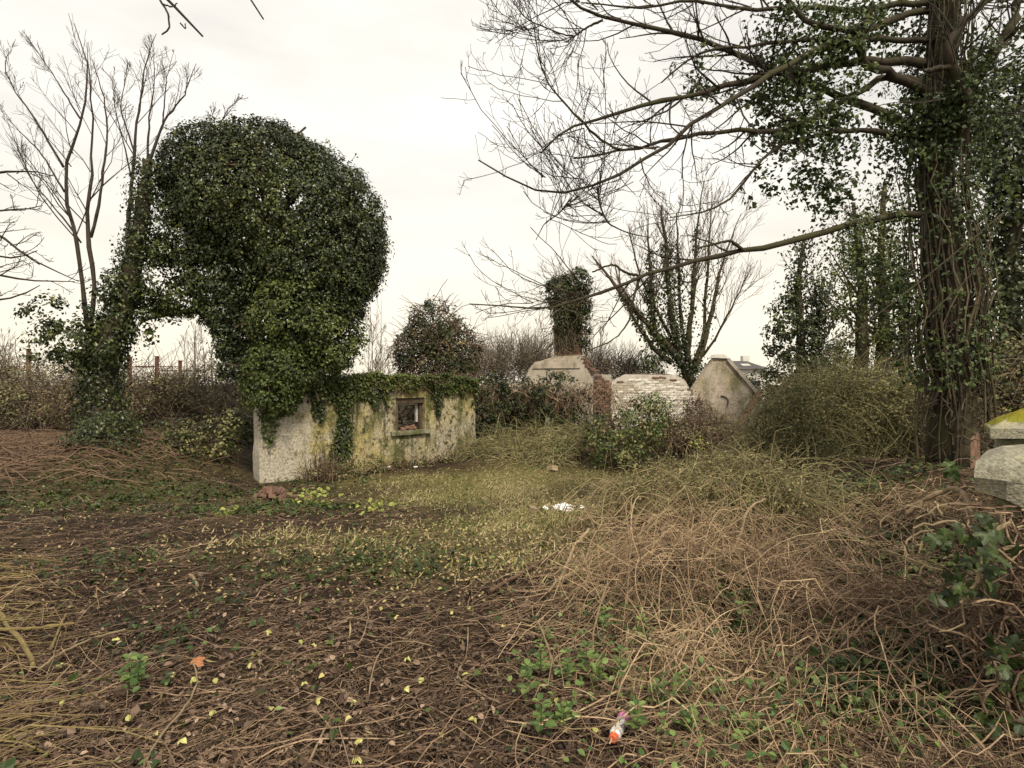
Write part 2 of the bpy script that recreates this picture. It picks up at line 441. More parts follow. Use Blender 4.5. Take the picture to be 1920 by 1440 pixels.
def plaster(name, base, stains, grain=55, grain_dark=.45, bumpd=.6, lines=None, pale=None):
    """roughcast: base tone, coloured stains [(colour, scale, lo, hi, zscale)], dark grain, bump"""
    m, n, l, b, o = nt(name)
    tcn = n.new('ShaderNodeTexCoord'); vec = tcn.outputs['Object']
    z0 = noise_node(n, l, 3.1, 6, .65, vec)
    rp = ramp(n, [(.3, tuple(c * .7 for c in base)), (.7, base)]); l.new(z0.outputs['Fac'], rp.inputs['Fac'])
    c = rp.outputs['Color']
    for k, (col, s, lo, hi, zs) in enumerate(stains):
        off = n.new('ShaderNodeMapping'); off.inputs['Location'].default_value = (3.7 * k, 1.9 * k, 5.1 * k)
        off.inputs['Scale'].default_value = (1, 1, zs); l.new(vec, off.inputs['Vector'])
        zz = noise_node(n, l, s, 6, .68, off.outputs[0])
        r2 = ramp(n, [(lo, (0, 0, 0)), (hi, (1, 1, 1))]); l.new(zz.outputs['Fac'], r2.inputs['Fac'])
        c = mixc(n, l, r2.outputs['Color'], c, col)
    if pale:
        at = n.new('ShaderNodeAttribute'); at.attribute_name = 'rnd'
        pm = n.new('ShaderNodeMath'); pm.operation = 'MULTIPLY_ADD'; pm.inputs[1].default_value = 1.3; l.new(z0.outputs['Fac'], pm.inputs[0]); 
        pa2 = n.new('ShaderNodeMath'); pa2.operation = 'ADD'; pa2.inputs[1].default_value = -.65; l.new(at.outputs['Fac'], pa2.inputs[0]); l.new(pa2.outputs[0], pm.inputs[2])
        r3 = ramp(n, [(.35, (0, 0, 0)), (.65, (.92, .92, .92))]); l.new(pm.outputs[0], r3.inputs['Fac'])
        c = mixc(n, l, r3.outputs['Color'], c, pale)
    gz = noise_node(n, l, grain, 3, .7, vec)
    rg = ramp(n, [(.36, (grain_dark,) * 3), (.6, (1, 1, 1))]); l.new(gz.outputs['Fac'], rg.inputs['Fac'])
    c = mixc(n, l, 1.0, c, rg.outputs['Color'], 'MULTIPLY')
    if lines:
        br = n.new('ShaderNodeTexBrick'); br.inputs['Scale'].default_value = 1.0
        br.inputs['Brick Width'].default_value = lines[0]; br.inputs['Row Height'].default_value = lines[1]
        br.inputs['Mortar Size'].default_value = .007; br.inputs['Mortar Smooth'].default_value = .6
        br.inputs['Color1'].default_value = br.inputs['Color2'].default_value = (1, 1, 1, 1); br.inputs['Mortar'].default_value = (.62, .6, .57, 1)
        sw = n.new('ShaderNodeSeparateXYZ'); l.new(vec, sw.inputs[0]); cb = n.new('ShaderNodeCombineXYZ')
        l.new(sw.outputs['X'], cb.inputs['X']); l.new(sw.outputs['Z'], cb.inputs['Y']); l.new(cb.outputs[0], br.inputs['Vector'])
        c = mixc(n, l, .6, c, mixc(n, l, 1.0, c, br.outputs['Color'], 'MULTIPLY'))
    l.new(c, b.inputs['Base Color']); b.inputs['Roughness'].default_value = .92; b.inputs['Specular IOR Level'].default_value = .2
    bp = n.new('ShaderNodeBump'); bp.inputs['Strength'].default_value = bumpd; bp.inputs['Distance'].default_value = .03
    l.new(gz.outputs['Fac'], bp.inputs['Height']); l.new(bp.outputs[0], b.inputs['Normal'])
    return m

M['wall'] = plaster('roughcast', (.52, .46, .35),
    [((.46, .385, .17), 1.0, .42, .6, .8), ((.13, .13, .05), 2.2, .48, .62, .35), ((.17, .085, .03), 2.3, .62, .72, .7), ((.05, .045, .025), 4.5, .57, .7, .22), ((.56, .5, .38), 1.3, .62, .75, 1), ((.04, .038, .022), 3.4, .56, .7, .16), ((.1, .055, .025), 2.7, .6, .68, .8), ((.07, .072, .024), 7.5, .51, .63, .8), ((.62, .56, .42), 5.5, .6, .7, .9), ((.1, .105, .05), .9, .6, .72, .6)], 25, .45, pale=(.54, .49, .4))
M['wall_pale'] = plaster('roughcast_pale', (.6, .56, .49), [((.3, .26, .16), 1.6, .55, .75, .4), ((.1, .1, .06), 4, .6, .75, .2)], 24, .3)
M['plaster_old'] = plaster('old_plaster', (.52, .46, .38), [((.3, .25, .12), 1.5, .5, .7, .6), ((.12, .11, .06), 2.6, .55, .7, .4), ((.25, .15, .1), 3, .6, .72, 1)], 40, .6, .4)
M['gable'] = plaster('gable_plaster', (.56, .475, .395), [((.36, .31, .17), 1.1, .54, .7, .6), ((.17, .16, .08), 1.7, .5, .66, .5), ((.3, .2, .15), 3.2, .62, .74, 1.5)], 34, .66, .4, lines=(.45, .16))
M['white_brick'] = simple('white_painted_brick', (.66, .62, .55), .9, .2)
M['red_brick'] = simple('red_brick', (.2, .115, .083), .92, .2)
M['red_brick_dark'] = simple('red_brick_dark', (.135, .085, .065), .92, .2)
M['mortar_white'] = simple('limewashed_mortar', (.52, .48, .42), .95, .1)
M['mortar'] = simple('mortar', (.36, .32, .26), .95, .1)
M['stone'] = plaster('lichen_stone', (.34, .32, .245), [((.42, .37, .2), 4, .5, .68, 2.5), ((.12, .12, .08), 9, .55, .68, 1.5), ((.56, .54, .46), 7, .6, .7, 1)], 60, .6, .6)
M['pier'] = plaster('mossy_pier', (.3, .29, .2), [((.12, .13, .05), 3, .45, .65, .5), ((.06, .06, .03), 5, .55, .7, .4)], 50, .6, .5)
M['moss_yellow'] = plaster('yellow_moss', (.3, .265, .02), [((.2, .21, .03), 6, .5, .68, 1)], 70, .6, .7)
M['dark_wood'] = simple('rotten_wood', (.09, .065, .045), .85, .2)
M['pale_paint'] = simple('flaking_white_paint', (.5, .49, .46), .7, .3)
M['slate'] = simple('slate_roof', (.075, .068, .072), .75, .3)
M['render_white'] = simple('white_render', (.62, .6, .56), .9, .2)
M['bag'] = simple('white_plastic_bag', (.86, .86, .86), .35, .5)
M['post_red'] = simple('rust_red_post', (.13, .05, .038), .85, .2)
M['can_metal'] = simple('can_metal', (.62, .6, .6), .32, .6)
M['can_pink'] = simple('can_pink_print', (.68, .2, .42), .4, .5)
M['can_orange'] = simple('orange_cap', (.55, .1, .035), .4, .5)
M['can_dark'] = simple('can_dark_print', (.05, .05, .055), .4, .5)
M['rubble'] = simple('tan_rubble', (.34, .26, .17), .95, .15)

# ground
def ground_mat():
    m, n, l, b, o = nt('woodland_soil')
    tcn = n.new('ShaderNodeTexCoord'); vec = tcn.outputs['Object']
    at = n.new('ShaderNodeAttribute'); at.attribute_name = 'rnd'
    z1 = noise_node(n, l, 11, 8, .75, vec); z2 = noise_node(n, l, 1.2, 5, .6, vec)
    r1 = ramp(n, [(.3, (.006, .0038, .0028)), (.5, (.026, .016, .0105)), (.72, (.1, .064, .042))]); l.new(z1.outputs['Fac'], r1.inputs['Fac'])
    r2 = ramp(n, [(.3, (.035, .034, .01)), (.5, (.16, .14, .05)), (.75, (.46, .37, .18))]); l.new(z1.outputs['Fac'], r2.inputs['Fac'])
    ad = n.new('ShaderNodeMath'); ad.operation = 'ADD'; l.new(at.outputs['Fac'], ad.inputs[0])
    ml = n.new('ShaderNodeMath'); ml.operation = 'MULTIPLY_ADD'; ml.inputs[1].default_value = .8; ml.inputs[2].default_value = -.4
    l.new(z2.outputs['Fac'], ml.inputs[0]); l.new(ml.outputs[0], ad.inputs[1])
    cl = n.new('ShaderNodeClamp'); l.new(ad.outputs[0], cl.inputs[0])
    l.new(mixc(n, l, cl.outputs[0], r1.outputs['Color'], r2.outputs['Color']), b.inputs['Base Color'])
    b.inputs['Roughness'].default_value = .95; b.inputs['Specular IOR Level'].default_value = .15
    bp = n.new('ShaderNodeBump'); bp.inputs['Strength'].default_value = 1; bp.inputs['Distance'].default_value = .04
    l.new(z1.outputs['Fac'], bp.inputs['Height']); l.new(bp.outputs[0], b.inputs['Normal'])
    return m
M['ground'] = ground_mat()

# world-space patch maps -------------------------------------------------------
def blobs(lst):
    pts = [(G(px, py), sx, sy, w) for px, py, sx, sy, w in lst]
    def f(x, y):
        s = 0
        for p, sx, sy, w in pts: s = s + bump(x, y, p[0], p[1], sx, sy, w)
        return np.clip(s, 0, 1)
    return f
grass_map = blobs([(1000, 900, 2.0, 1.6, .9), (860, 930, 1.6, 1.3, .9), (1100, 960, 1.4, 1.1, .9), (960, 990, 1.2, .9, .7), (820, 1040, 1.1, .7, .35), (760, 900, 1.5, .8, .6), (560, 1010, 1.1, .7, .38), (1200, 900, 1.0, 1.2, .5), (950, 1060, .7, .5, .5), (1150, 1040, .5, .5, .5)])
ivy_map = blobs([(230, 900, 1.6, 1.3, .9), (380, 930, 1.2, .8, .9), (120, 950, 1.5, .8, .6), (480, 960, .9, .5, .9), (560, 950, .8, .5, .7), (640, 1060, .9, .5, .28), (760, 1060, .7, .5, .35), (250, 1060, .8, .5, .3), (300, 1200, .35, .3, .2), (620, 905, 1.4, .6, .7), (1560, 1060, .8, .5, 1.0), (1480, 1040, .6, .5, .8), (1700, 1080, .6, .5, .7), (1650, 1330, .35, .25, .6), (1400, 1150, .35, .3, .6), (1750, 1250, .3, .3, .5), (360, 850, 1.5, 1.2, .8), (120, 860, .7, .6, .6), (1640, 910, .8, .5, .8), (830, 860, 1.2, 1.0, .5), (1180, 1120, .4, .4, .55)])
herb_map = blobs([(1230, 1350, .45, .35, 1), (1380, 1400, .6, .3, 1), (1100, 1300, .4, .3, .9), (1200, 1210, .35, .3, .9), (1900, 1380, .5, .3, .8), (1060, 1130, .3, .3, .6), (240, 1290, .2, .2, .8), (1450, 1180, .35, .3, .5), (1000, 1220, .4, .3, .5), (1330, 1360, .4, .3, 1), (1420, 1300, .3, .25, .8), (1520, 1420, .4, .25, .7), (1250, 1420, .4, .2, 1)])
tan_map = blobs([(1290, 1080, .75, .6, 1), (1400, 1250, .8, .6, .7), (1650, 1250, 1.0, .7, .7), (1620, 970, 1.2, .7, .9), (60, 1130, .6, .5, .35), (40, 1280, .35, .35, .4), (1000, 1110, .5, .4, .2), (1180, 1000, .8, .7, .6), (1700, 1400, .9, .5, .8), (1800, 1000, .6, .6, .8)])
bare_map = blobs([(430, 1150, .8, .7, .8), (700, 1270, .8, .5, .6), (450, 1000, 1.6, .6, .5)])

def build_ground():
    ys = np.concatenate([np.linspace(-6, 1, 12), np.linspace(1.1, 20, 160), np.geomspace(20.3, 900, 60)])
    u = np.linspace(-1, 1, 211)
    W = np.where(ys < 20, 22, ys * 1.3)[:, None]
    X = np.sinh(u * 2.2)[None] / math.sinh(2.2) * W
    Y = np.broadcast_to(ys[:, None], X.shape)
    Z = g(X, Y) * (1 - sstep(60, 200, Y))
    nr, nc = X.shape
    idx = np.arange(nr * nc).reshape(nr, nc)
    q = np.stack([idx[:-1, :-1], idx[:-1, 1:], idx[1:, 1:], idx[1:, :-1]], -1).reshape(-1, 4)
    mb = MB(); mb.add(np.stack([X, Y, Z], -1), [q], (grass_map(X, Y) * .8 * sstep(2.5, 7, Y) + ivy_map(X, Y) * .3 + .25 * sstep(16, 24, Y)).ravel())
    o = mb.build('ground', M['ground'], smooth=True); o['kind'] = 'structure'
build_ground()

# ------------------------------------------------------------------ ruins
def strip(mb, A, B, zlo, zhi, thick, du=.12, rough=.0, mat=0, u0=0., u1=1., amp=.02, rfun=None):
    """a solid wall strip from A to B (xy), zlo/zhi functions of metres along, with uneven faces"""
    A = np.array(A, float); B = np.array(B, float); L = np.linalg.norm(B - A); t = (B - A) / L
    nrm = np.array([t[1], -t[0]])          # towards the viewer side
    us = np.linspace(u0 * L, u1 * L, max(2, int((u1 - u0) * L / du) + 1))
    nv = 9
    rows = []
    for side in (0, 1):
        for u in us:
            lo, hi = zlo(u), zhi(u)
            vs = np.linspace(lo, hi, nv)
            base = A + t * u
            dd = amp * noise3(np.stack([np.full(nv, base[0]), np.full(nv, base[1]), vs], -1), 2.6) * (1 if side == 0 else 1)
            w = (dd if side == 0 else -thick + dd)
            eo = (.035 * noise3(np.stack([0 * vs, 0 * vs + side * .3, vs * 3.], -1), 2.2) + .03) if u in (us[0], us[-1]) and (u0 == 0. or u1 == 1.) and (u < .01 or u > L - .01) else 0 * vs
            eo = eo * (1 if u < L / 2 else -1)
            rows.append(np.stack([base[0] + t[0] * eo + nrm[0] * w, base[1] + t[1] * eo + nrm[1] * w, vs], -1))
    V = np.array(rows).reshape(2, len(us), nv, 3)
    idx = np.arange(V.size // 3).reshape(2, len(us), nv)
    f, bk = idx[0], idx[1]
    qs = [np.stack([f[:-1, :-1], f[1:, :-1], f[1:, 1:], f[:-1, 1:]], -1), np.stack([bk[:-1, :-1], bk[:-1, 1:], bk[1:, 1:], bk[1:, :-1]], -1),
          np.stack([f[:-1, -1], f[1:, -1], bk[1:, -1], bk[:-1, -1]], -1), np.stack([f[:-1, 0], bk[:-1, 0], bk[1:, 0], f[1:, 0]], -1),
          np.stack([f[0, :-1], f[0, 1:], bk[0, 1:], bk[0, :-1]], -1), np.stack([f[-1, :-1], bk[-1, :-1], bk[-1, 1:], f[-1, 1:]], -1)]
    mb.add(V, [q.reshape(-1, 4) for q in qs], np.repeat(np.tile([rfun(x) for x in us], 2), nv) if rfun else None, mat=mat)
    return A, t, nrm, L

def boxm(mb, c, ax, ay, az, h, jit=0., mat=0, bev=0.0):
    """box with centre c, axes and half sizes"""
    c = np.array(c, float); s = np.array([(-1, -1, -1), (1, -1, -1), (1, 1, -1), (-1, 1, -1), (-1, -1, 1), (1, -1, 1), (1, 1, 1), (-1, 1, 1)], float)
    A = np.array([ax, ay, az], float)
    v = c + (s * np.array(h)) @ A + (rng.normal(size=(8, 3)) * jit if jit else 0)
    mb.add(v, [np.array([(0, 3, 2, 1), (4, 5, 6, 7), (0, 1, 5, 4), (1, 2, 6, 5), (2, 3, 7, 6), (3, 0, 4, 7)])], mat=mat)

def brick_mesh(name, mat, size=(.215, .1, .065), seed=0):
    r = np.random.default_rng(seed); mb = MB()
    # chamfered box: 24 verts, slightly worn
    hx, hy, hz = [s / 2 for s in size]; b = .008
    vs, fs = [], []
    for z, k in ((-hz, 1), (-hz + b, 0), (hz - b, 0), (hz, 1)):
        e = b if k else 0
        ring = [(-hx + e, -hy + e, z), (hx - e, -hy + e, z), (hx - e, hy - e, z), (-hx + e, hy - e, z)]
        vs += [tuple(np.array(p) + r.normal(size=3) * .0035) for p in ring]
    for i in range(3):
        for j in range(4):
            a = i * 4 + j; c = i * 4 + (j + 1) % 4
            fs.append((a, c, c + 4, a + 4))
    fs += [(3, 2, 1, 0), (12, 13, 14, 15)]
    mb.add(np.array(vs), [np.array(fs)])
    return mb.mesh(name, mat)
M['white_brick_dirty'] = simple('dirty_white_brick', (.42, .37, .29), .95, .15)
BR = {k: [brick_mesh('brick', M[k], seed=i) for i in range(3)] for k in ('white_brick', 'white_brick_dirty', 'red_brick', 'red_brick_dark')}
STO = [brick_mesh('stone', M['rubble'], (.2, .16, .12), seed=i + 20) for i in range(3)]

def lay(mesh, parent, loc, yaw=0., sx=1., name='brick', tilt=(0, 0)):
    o = bpy.data.objects.new(name, mesh); COL.objects.link(o); o.parent = parent
    pl = Vector(parent.location) if parent is not None else Vector((0, 0, 0))
    o.location = Vector([float(c) for c in loc]) - pl
    o.rotation_euler = (tilt[0], tilt[1], yaw); o.scale = (sx, 1, 1)
    return o

# --- main roughcast wall with the window
WA = P(485, 905, 11.5)[:2]; WB = P(892, 860, 15.5)[:2]
wL = np.linalg.norm(WB - WA); wt = (WB - WA) / wL; wn_ = np.array([wt[1], -wt[0]])
def wall_u(px):
    """metres along the wall where the survey ray px crosses it"""
    k = (px - CX) / F
    return (k * WA[1] - WA[0]) / (wt[0] - k * wt[1])
def wall_pt(u, z, out=0.): return np.array([WA[0] + wt[0] * u + wn_[0] * out, WA[1] + wt[1] * u + wn_[1] * out, z])
def wall_z(px, py):
    u = wall_u(px); d = WA[1] + wt[1] * u
    return CAMZ - (py - CY) / F * d
wu0, wu1 = wall_u(743), wall_u(797)
wz0, wz1 = wall_z(770, 808), wall_z(770, 746)
top_fn = lambda u: 1.62 + .05 * math.sin(u * 3.1) + .035 * math.sin(u * 9.7 + 1) + (0.04 if u > 4 else 0)
bot_fn = lambda u: -.75
pale_fn = lambda u: float(.7 * (1 - sstep(.5, 2.2, u)))
rw = thing('ruined_wall', 'roughcast cottage wall with yellow lichen and one small empty window', 'wall', wall_pt(0, -.4))
mb = MB()
strip(mb, WA, WB, bot_fn, top_fn, .38, rfun=pale_fn, u0=0, u1=wu0 / wL)
strip(mb, WA, WB, bot_fn, top_fn, .38, rfun=pale_fn, u0=wu1 / wL, u1=1)
strip(mb, WA, WB, bot_fn, lambda u: wz0, .38, rfun=pale_fn, u0=wu0 / wL, u1=wu1 / wL)
strip(mb, WA, WB, lambda u: wz1, top_fn, .38, rfun=pale_fn, u0=wu0 / wL, u1=wu1 / wL)
# the far return wall that closes the room corner
mb.build('wall', M['wall'], rw)
mb = MB(); strip(mb, WB + wt * .02, WB - wn_ * 4.2 + wt * .02, bot_fn, lambda u: 1.5 + .1 * math.sin(u * 4), .3)
mb.build('return_wall', M['plaster_old'], rw)
az = np.array([0, 0, 1.]); w3 = np.array([wt[0], wt[1], 0]); n3 = np.array([wn_[0], wn_[1], 0])
def wbox(name, u0, u1, z0, z1, o0, o1, mat, jit=.004, parent=rw):
    m_ = MB(); boxm(m_, wall_pt((u0 + u1) / 2, (z0 + z1) / 2, (o0 + o1) / 2), w3, n3, az, ((u1 - u0) / 2, (o1 - o0) / 2, (z1 - z0) / 2), jit)
    return m_.build(name, mat, parent)
wbox('window_sill', wu0 - .16, wu1 + .12, wz0 - .085, wz0 + .015, -.3, .085, M['pier'], .008)
li = wbox('lintel', wu0 + .005, wu1 - .005, wz1 - .13, wz1 - .004, -.34, -.06, M['dark_wood'], .006)
jl = wbox('jamb', wu0 + .003, wu0 + .075, wz0 + .018, wz1 - .135, -.3, -.04, M['dark_wood'])
jr = wbox('jamb', wu1 - .085, wu1 - .003, wz0 + .018, wz1 - .135, -.34, -.12, M['dark_wood'])
wbox('window_frame', wu1 - .13, wu1 - .09, wz0 + .2, wz1 - .14, -.26, -.19, M['pale_paint'], parent=jr)
wbox('window_frame', wu0 + .08, wu0 + .12, wz0 + .02, wz1 - .14, -.26, -.2, M['dark_wood'], parent=jl)
wbox('window_frame', wu0 + .125, wu1 - .155, wz1 - .185, wz1 - .14, -.26, -.2, M['pale_paint'], parent=li)
for k in range(7):
    u = wu0 + .3 + .09 * k + .02 * rng.normal()
    lay(BR['red_brick'][k % 3], rw, wall_pt(min(u, wu1 - .25), wz0 + .05 + .035 * (k % 2), -.16 + .05 * rng.normal()), rng.uniform(0, 3), .6, tilt=(rng.normal() * .2, rng.normal() * .2))

# --- low ivy wall in the middle, running right from behind the corner
MA = P(902, 800, 16.4)[:2]; MBp = P(1112, 800, 16.9)[:2]
mw = thing('overgrown_wall', 'low middle wall almost hidden under hanging dark ivy', 'wall', (*MA, -.1))
mb = MB(); strip(mb, MA, MBp, lambda u: -.4, lambda u: 1.42 + .16 * math.sin(u * 2.2) + .07 * math.sin(u * 6.3 + 1) + .04 * math.sin(u * 13), .35)
mb.build('wall', M['plaster_old'], mw)
mb = MB(); pz = P(1027, 783, 16.3)
boxm(mb, pz, (1, 0, 0), (0, 1, 0), (0, 0, 1), (.06, .05, .38), .01); mb.build('door_post', M['pale_paint'], mw)

# --- brick corner pier right of it
pr_ = thing('brick_corner_pier', 'broken reddish brick wall end with rusty brown ivy stems', 'wall', P(1128, 800, 16.9))
base = P(1113, 800, 16.9); mb = MB()
boxm(mb, base + np.array([.28, .2, .55]), (1, 0, 0), (0, 1, 0), az, (.25, .16, 1.0)); mb.build('mortar_core', M['mortar'], pr_)
for k in range(27):
    z = base[2] - .45 + k * .075
    for j in range(2 if k < 25 else 1):
        xo = .14 + .23 * j + (.06 if k % 2 else 0)
        lay(BR['red_brick_dark' if (k + j) % 3 else 'red_brick'][(k + j) % 3], pr_, (base[0] + xo, base[1] + rng.normal() * .008, z), rng.normal() * .03)

# --- chimney: plaster breast with red brick stack
cb_ = P(1066, 690, 19.5); ch = thing('ruined_chimney', 'red brick chimney stack on a pale plastered breast, crowned with ivy', 'chimney', (cb_[0], cb_[1], 0))
mb = MB()
def trap(mb, outline, d, thick, mat=0):
    """extruded outline [(px,py)...] standing at depth d"""
    fr = np.array([P(px, py, d) for px, py in outline]); bk = fr + np.array([0, thick, 0]); n_ = len(fr)
    v = np.concatenate([fr, bk]); i = np.arange(n_); j = (i + 1) % n_
    mb.add(v, [i[None, ::-1], (i + n_)[None], np.stack([i, j, j + n_, i + n_], -1)], mat=mat)
trap(mb, [(960, 800), (976, 722), (985, 712), (992, 692), (1001, 681), (1022, 674), (1042, 668), (1090, 666), (1100, 690), (1112, 712), (1124, 722), (1128, 800)][::-1], 19.3, .8)
cbr = mb.build('chimney_breast', M['plaster_old'], ch)
mb = MB(); trap(mb, [(999, 691), (1002, 679), (1040, 672), (1075, 674), (1088, 690)][::-1], 19.26, .05); mb.build('plaster_band', M['gable'], cbr)
mb = MB(); x0, x1 = P(1040, 0, 19.5)[0], P(1092, 0, 19.5)[0]
z0c, z1c = P(0, 672, 19.5)[2], P(0, 535, 19.5)[2]
boxm(mb, ((x0 + x1) / 2, 19.85, (z0c + z1c) / 2), (1, 0, 0), (0, 1, 0), az, ((x1 - x0) / 2 - .02, .33, (z1c - z0c) / 2)); mb.build('mortar_core', M['mortar'], ch)
for k in range(32):
    z = z0c + .04 + .075 * k
    if z > z1c: break
    nb = 4; w_ = (x1 - x0) / nb
    for j in range(nb):
        o_ = (w_ * .5 if k % 2 else 0)
        x = x0 + w_ * (j + .5) + (o_ if j < nb - 1 else 0) * .5
        lay(BR['red_brick' if rng.random() < .6 else 'red_brick_dark'][j % 3], ch, (x, 19.53 + rng.normal() * .008, z), rng.normal() * .02, (w_ - .01) / .215)
for k in range(26):      # stepped broken bricks on the shoulder
    s_ = rng.random()
    q = P(1092 + 32 * s_, 672 + 40 * s_ + rng.normal() * 3, 19.35); lay(BR['red_brick_dark'][k % 3], ch, q, rng.uniform(-.6, .6), 1, tilt=(rng.normal() * .2, rng.normal() * .2))

# --- white painted brick wall
wb = thing('white_brick_wall', 'white painted brick wall with broken rounded top of bare red bricks', 'wall', P(1215, 790, 18.0))
mb = MB(); trap(mb, [(1143, 830), (1143, 722), (1160, 708), (1175, 702), (1268, 703), (1285, 714), (1296, 735), (1297, 830)][::-1], 17.988, .3); mb.build('wall', M['mortar_white'], wb)
def wtop(px): return np.interp(px, [1140, 1150, 1165, 1180, 1250, 1270, 1285, 1297], [730, 722, 716, 710, 709, 714, 726, 742])
nk = 0
for k in range(30):
    z = P(0, 806, 18.02)[2] + .075 * k
    for j in range(13):
        x = P(1143, 0, 18.02)[0] + .1 + .225 * j + (.11 if k % 2 else 0)
        px = x / 18.02 * F + CX; py = CY - (z - CAMZ) / 18.02 * F
        if px > 1297 or py < wtop(px) - 1: continue
        red = py < wtop(px) + 1.5 and 1160 < px
        if rng.random() < .03: continue
        dirty = rng.random() < .25 + .5 * (px < 1180) + .3 * (py < wtop(px) + 12)
        lay(BR[('red_brick' if rng.random() < .5 else 'red_brick_dark') if red else ('white_brick_dirty' if dirty else 'white_brick')][(j + k) % 3], wb, (x, 18.03 + rng.normal() * (.03 if red else .007), z + rng.normal() * .004), rng.normal() * (.08 if red else .015), tilt=(0, rng.normal() * (.05 if red else .01)))
for k in range(9):
    px = 1165 + 14 * k; q = P(px, np.interp(px, [1160, 1185, 1260, 1297], [707, 701, 702, 722]), 18.08)
    lay(BR['red_brick_dark'][k % 3], wb, q - np.array([0, 0, .03]), rng.normal() * .4, 1, tilt=(rng.normal() * .1, rng.normal() * .15))

# --- gable with bevelled coping
gb = thing('gable_wall', 'tall pointed gable of blotched tan render with faint block courses', 'wall', P(1360, 805, 18.6))
mb = MB(); trap(mb, [(1300, 830), (1299, 731), (1337, 675), (1345, 669), (1358, 669), (1366, 676), (1424, 742), (1428, 770), (1428, 830)][::-1], 18.6, .35); mb.build('wall', M['gable'], gb)
mb = MB(); trap(mb, [(1364, 676), (1368, 671), (1427, 739), (1423, 744)][::-1], 18.52, .45); mb.build('coping', M['plaster_old'], gb)
mb = MB(); trap(mb, [(1338, 671), (1344, 664), (1360, 665), (1366, 672)][::-1], 18.52, .5); mb.build('cap_stone', M['render_white'], gb)
mb = MB(); tubes(mb, resample([P(1352, 742, 18.57), P(1363, 744, 18.57), P(1367, 752, 18.57), P(1363, 763, 18.57)], 8), np.full(8, .02), 5, cap=True); mb.build('iron_hook', M['dark_wood'], gb)
lw = thing('stub_wall', 'short white stub of wall with a slanting red brick edge beside the gable', 'wall', P(1420, 805, 17.6))
mb = MB(); trap(mb, [(1404, 840), (1404, 762), (1412, 748), (1424, 752), (1434, 766), (1436, 840)][::-1], 17.6, .4); mb.build('wall', M['wall_pale'], lw)
for k in range(15):
    s_ = k / 14; q = P(1386 + 40 * s_, 798 - 62 * s_, 17.52); lay(BR['red_brick'][k % 3], lw, q + np.array([rng.normal() * .02, 0, 0]), .2 * rng.normal(), 1, tilt=(0, -.95 + .1 * rng.normal()))
    lay(BR['red_brick_dark'][k % 3], lw, q + np.array([-.09, .1, -.06]), .2 * rng.normal(), 1, tilt=(0, -.95 + .1 * rng.normal()))

# --- far house
hd = 48.0
hs = thing('far_house', 'distant white house with dark slate roof beyond the gable', 'house', P(1405, 730, hd))
hx0, hx1 = P(1364, 0, hd)[0], P(1446, 0, hd)[0]; hz0, hze, hzr = -.5, P(0, 691, hd)[2], P(0, 674, hd)[2]
mb = MB(); boxm(mb, ((hx0 + hx1) / 2, hd + 3, (hz0 + hze) / 2), (1, 0, 0), (0, 1, 0), az, ((hx1 - hx0) / 2 - .25, 2.7, (hze - hz0) / 2)); mb.build('wall', M['render_white'], hs)
mb = MB(); r0 = np.array([(hx0, hd, hze - .05), (hx1, hd, hze - .05), (hx1, hd + 6, hze - .05), (hx0, hd + 6, hze - .05), (hx0 + .3, hd + 3, hzr), (hx1 - .9, hd + 3, hzr)])
mb.add(r0, [np.array([(0, 1, 5, 4), (2, 3, 4, 5), (3, 2, 1, 0)]), np.array([(1, 2, 5), (3, 0, 4)])]); rf = mb.build('roof', M['slate'], hs)
mb = MB(); boxm(mb, (hx1 - .9, hd + 3.2, hzr + .1), (1, 0, 0), (0, 1, 0), az, (.3, .3, .35)); mb.build('chimney', M['render_white'], rf)
mb = MB(); boxm(mb, (hx0 + 2, hd + 1.2, hze + .34), (1, 0, 0), (0, .97, .25), (0, -.25, .97), (.35, .3, .04)); mb.build('skylight', M['pale_paint'], rf)
for k in range(2):
    mb = MB(); boxm(mb, (hx0 + 1.1 + 1.4 * k, hd + .28, 1.3), (1, 0, 0), (0, 1, 0), az, (.4, .03, .5)); mb.build('window', M['slate'], hs)

# --- broken brick stub at the wall's near end
bs = G(512, 935); st = thing('broken_brick_stub', 'crumbled red brick stump at the near foot of the roughcast wall', 'brick stump', bs)
for k in range(30):
    ra_ = abs(rng.normal()) * .2; an_ = rng.uniform(0, 6.28); lz = max(0, .26 - 1.0 * ra_) * rng.random()
    bx_, by_ = bs[0] + ra_ * math.cos(an_) * 1.2, bs[1] + ra_ * math.sin(an_) * .6
    lay(BR['red_brick_dark' if k % 3 else 'red_brick'][k % 3], st, (bx_, by_, float(g(bx_, by_)) + .0 + lz), rng.uniform(-1.6, 1.6), rng.uniform(.4, .95), tilt=(rng.normal() * .5, rng.normal() * .5))

